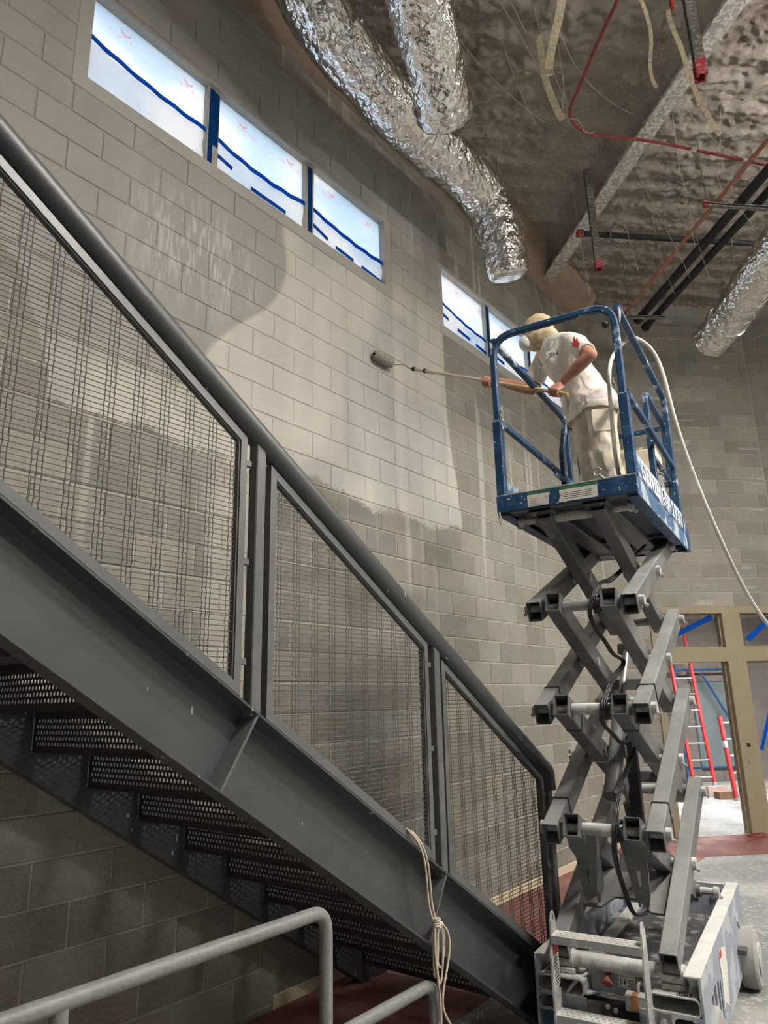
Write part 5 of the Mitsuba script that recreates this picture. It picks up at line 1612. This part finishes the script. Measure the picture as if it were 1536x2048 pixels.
pA, pB, pC = V3(0.885, 9.065, 6.70), V3(0.895, 9.335, 6.70), V3(0.787, 8.85, 6.74)
pipe('thick black pipe running up to the right under the ceiling, upper of the pair', along(pA, -BDp, 5.2), pA, 0.050, 'mat_pipe', 'mat_black', 0.058)
pipe('thick black pipe running up to the right under the ceiling, lower of the pair', along(pB, -BDp, 5.2), pB, 0.045, 'mat_pipe', 'mat_black', 0.056)
cpk = pipe('thin reddish copper pipe running beside the pair of black pipes', along(pC, -BDp, 5.2), pC, 0.022, 'mat_copper')
for t in (1.15, 2.62):
    p = along(pC, -BDp, t)
    add('coupling', tube([p - BDp * 0.03, p + BDp * 0.03], 0.029, 14), 'mat_copper', cpk, smooth=40)
SD2 = unit(V3(1.65, 1.66, 0))
q0 = V3(0.935, 7.03, 6.90)
sp = pipe('slim black pipe with a red end cap crossing below the ceiling behind the hanging strut', along(q0, SD2, 3.6), q0, 0.033, 'mat_pipe', 'mat_redtip', 0.046)
a = np.linspace(0.3, 2 * np.pi - 0.5, 24)
add('conduit_loop', tube(np.stack([1.30 + 0.11 * np.cos(a) * R2, 7.33 + 0.11 * np.cos(a) * R2, 6.86 + 0.15 * np.sin(a)], 1), 0.011, 8), 'mat_strut', sp, smooth=True)


def strut(name, label, a, b, side, w, h, tip=None, tip_at=1.0, tl=0.09):
    k = thing(name, label, 'strut')
    a, b = np.asarray(a, float), np.asarray(b, float)
    d = unit(b - a)
    s = unit(np.asarray(side, float) - d * (np.asarray(side, float) @ d))
    wv = np.cross(d, s)
    prof = Polygon([(-w / 2, -h / 2), (w / 2, -h / 2), (w / 2, h / 2), (w * 0.22, h / 2), (w * 0.22, h / 2 - 0.012), (w / 2 - 0.004, h / 2 - 0.012), (w / 2 - 0.004, -h / 2 + 0.004), (-w / 2 + 0.004, -h / 2 + 0.004), (-w / 2 + 0.004, h / 2 - 0.012), (-w * 0.22, h / 2 - 0.012), (-w * 0.22, h / 2), (-w / 2, h / 2)])
    L = np.linalg.norm(b - a)
    add('channel', xf(trimesh.creation.extrude_polygon(prof, L, engine='earcut'), frame(a, s, wv, d)), 'mat_strut', k)
    for e in (tip or ()):
        p = a if e == 0 else b - d * tl
        add('red_tip', xf(trimesh.creation.extrude_polygon(prof.buffer(0.004, join_style=2), tl + 0.004, engine='earcut'), frame(p, s, wv, d)), 'mat_redtip', k, label='red painted tip')
    return k


strut('hanging_strut', 'grey hanging strut with a red tip left of the slim black pipe', [1.175, 6.83, 7.54], [1.20, 6.80, 6.20], CAM - V3(1.2, 6.8, 1.73) + V3(2, 0, 0), 0.078, 0.07, (1,), tl=0.10)
strut('hanging_strut', 'dark hanging strut with a red forked tip at the top right of the picture', [2.75, 4.97, 7.54], [2.755, 4.965, 6.24], CAM - V3(2.755, 4.965, 1.73) + V3(1.6, 0, 0), 0.085, 0.07, (1,), tl=0.14)
t1 = strut('trapeze_strut', 'perforated grey strut with red ends carrying the black pipes at the right edge', [2.27, 7.03, 6.615], [3.05, 7.82, 6.615], [0, 0, 1], 0.041, 0.041, (0, 1), tl=0.035)
t2 = strut('trapeze_strut', 'short dark strut under the lower ends of the black pipes', [0.85, 8.76, 6.62], [1.23, 9.10, 6.62], [0, 0, 1], 0.036, 0.041)
for k, pts in ((t1, ([2.30, 7.06], [2.98, 7.75])), (t2, ([0.87, 8.78], [1.21, 9.08]))):
    for x, y in pts:
        add('threaded_rod', tube([[x, y, 6.58], [x, y, 7.53]], 0.005, 6), 'mat_strut', k, smooth=True)

# red flexible conduit
rcd = thing('red_conduit', 'dark red flexible conduit looping under the ceiling', 'conduit')
cpts = [[2.50, 3.9, 6.78], [2.365, 4.44, 6.80], [2.12, 4.68, 6.80], [1.80, 5.02, 6.80], [1.615, 5.28, 6.80], [1.635, 5.46, 6.795], [1.95, 5.86, 6.79], [2.35, 6.36, 6.79], [2.886, 7.097, 6.80], [3.4, 7.8, 6.8]]
cv = spline(cpts, 160)
add('conduit', tube(cv, 0.0135, 10), 'mat_conduit', rcd, smooth=True)
for t, w in ((9, 3), (120, 3), (137, 2), (100, 2)):
    add('tape_wrap', tube(cv[t:t + w + 1], 0.018, 10), 'mat_hose_white' if t != 9 else 'mat_strap', rcd, smooth=40)
hg = spline([[1.60, 5.12, 7.2], [1.585, 5.2, 6.95], [1.60, 5.26, 6.80], [1.66, 5.30, 6.77], [1.66, 5.42, 6.77], [1.72, 5.55, 6.775]], 40)
add('tie_wire', tube(hg, 0.004, 6), 'mat_hanger', rcd, smooth=True)

# tan metal straps hanging down
for lab, pts, w in (
        ('wide tan hanging strap, the right one of the crossed pair at the top', [[1.908, 4.588, 7.4], [1.785, 4.677, 7.15], [1.645, 4.781, 6.85]], 0.07),
        ('tan hanging strap, the lower curved one of the crossed pair', [[1.524, 4.962, 7.3], [1.543, 4.97, 7.0], [1.566, 5.037, 6.82], [1.605, 5.094, 6.65]], 0.06),
        ('narrow curved yellow strap hanging alone right of the red conduit', [[2.41, 4.952, 7.3], [2.423, 5.056, 7.15], [2.412, 5.14, 7.05], [2.374, 5.19, 6.9], [2.367, 5.285, 6.65]], 0.03),
        ('long dull strap hanging in front of the sloping beam', [[2.521, 5.477, 7.35], [2.545, 5.576, 7.2], [2.547, 5.726, 7.05], [2.576, 5.913, 6.85], [2.643, 6.18, 6.65]], 0.04)):
    P = spline([[pts[0][0], pts[0][1] - 0.03, 7.55]] + list(pts), 40)
    add('hanging_strap', sweep_rect(P, w, 0.003, unit(np.cross(P[-1] - P[0], CAM - P[0]))), 'mat_strap', label=lab, cat='strap')
rt = thing('red_tipped_rod', 'thin rod with a bright red tip hanging at the top right edge', 'rod')
add('rod', tube([[2.69, 4.62, 7.5], [2.69, 4.64, 6.72]], 0.008, 8), 'mat_hanger', rt, smooth=40)
add('red_tip', tube([[2.69, 4.64, 6.73], [2.69, 4.641, 6.66]], [0.014, 0.016], 10), 'mat_red', rt, smooth=40)

# thin hanger wires
W = [([1.30, 3.55, 7.45], [1.66, 4.38, 6.75], [1.70, 4.48, 6.55]), ([1.55, 3.80, 7.4], [1.72, 4.20, 6.75]), ([0.95, 4.30, 7.40], [1.25, 4.65, 6.9], [1.50, 4.95, 6.58]), ([1.30, 4.60, 7.30], [1.37, 4.75, 6.9], [1.42, 4.95, 6.60]),
     ([1.80, 4.55, 7.4], [1.70, 4.95, 6.9], [1.62, 5.18, 6.66]), ([1.85, 4.50, 7.4], [1.80, 5.05, 7.05], [2.12, 5.40, 6.62]), ([1.62, 4.65, 7.4], [1.63, 4.95, 7.0], [1.67, 5.1, 6.78]), ([0.55, 5.9, 7.4], [0.57, 6.0, 7.0], [0.68, 6.15, 6.62]),
     ([1.02, 6.7, 7.4], [1.05, 6.75, 6.7], [1.08, 6.78, 5.9]), ([1.45, 7.0, 7.4], [1.47, 7.05, 6.7], [1.52, 7.1, 6.2]), ([1.75, 6.35, 7.4], [1.78, 6.75, 6.95], [1.85, 7.35, 6.55], [1.95, 7.45, 6.1]), ([2.2, 6.6, 7.4], [2.1, 7.05, 6.8], [2.10, 7.2, 6.3]),
     ([2.35, 5.9, 7.4], [2.45, 6.3, 7.0], [2.72, 6.6, 6.65]), ([2.0, 7.6, 7.4], [2.02, 7.7, 6.8], [2.08, 7.8, 6.2]), ([2.6, 6.9, 7.4], [2.5, 7.2, 6.9], [2.62, 7.5, 6.45]), ([2.3, 7.9, 7.45], [2.33, 8.0, 6.95], [2.3, 8.1, 6.5]), ([0.35, 6.75, 7.3], [0.38, 6.85, 6.6], [0.45, 6.95, 6.0]), ([1.5, 8.1, 7.45], [1.52, 8.15, 6.9], [1.6, 8.2, 6.4]),
     ([0.30, 2.55, 7.25], [0.22, 2.60, 6.95], [0.16, 2.63, 6.83], [0.12, 2.60, 6.80]), ([0.12, 3.62, 7.05], [0.11, 3.63, 6.86], [0.12, 3.70, 6.83], [0.10, 3.78, 6.70], [0.06, 3.83, 6.5])]
wl_ = ['beside the short fat duct', 'left of the wide tan strap', 'slanting from the fat duct towards the crossed straps', 'left of the crossed straps', 'at the bend of the red conduit', 'crossing the red conduit upwards', 'just right of the crossed straps', 'right of the long duct', 'in front of the hanging strut', 'above the painter',
       'bent, over the slim black pipe', 'between the two thick pipes and the beam', 'near the top right strut', 'beside the thick black pipes', 'at the right edge over the trapeze strut', 'near the open end of the right-hand duct', 'above the second window strip', 'below the beam by the copper pipe', 'curling out above the first window', 'hooked, above the third window']
for pts, w in zip(W, wl_):
    if pts[0][2] > 7.2 and pts[0][0] > 0.33:
        pts = [pts[0][:2] + [7.56]] + list(pts[1:])
    elif pts[0][0] <= 0.33:
        pts = [[0.03] + pts[0][1:2] + [7.04 if pts[0][2] < 7.1 else 7.2]] + list(pts[1:])
    add('hanger_wire', tube(spline(pts, 24) if len(pts) > 2 else pts, 0.0026, 5), 'mat_hanger', label='thin pale hanger wire ' + w, cat='wire', group='hanger wires', smooth=True)
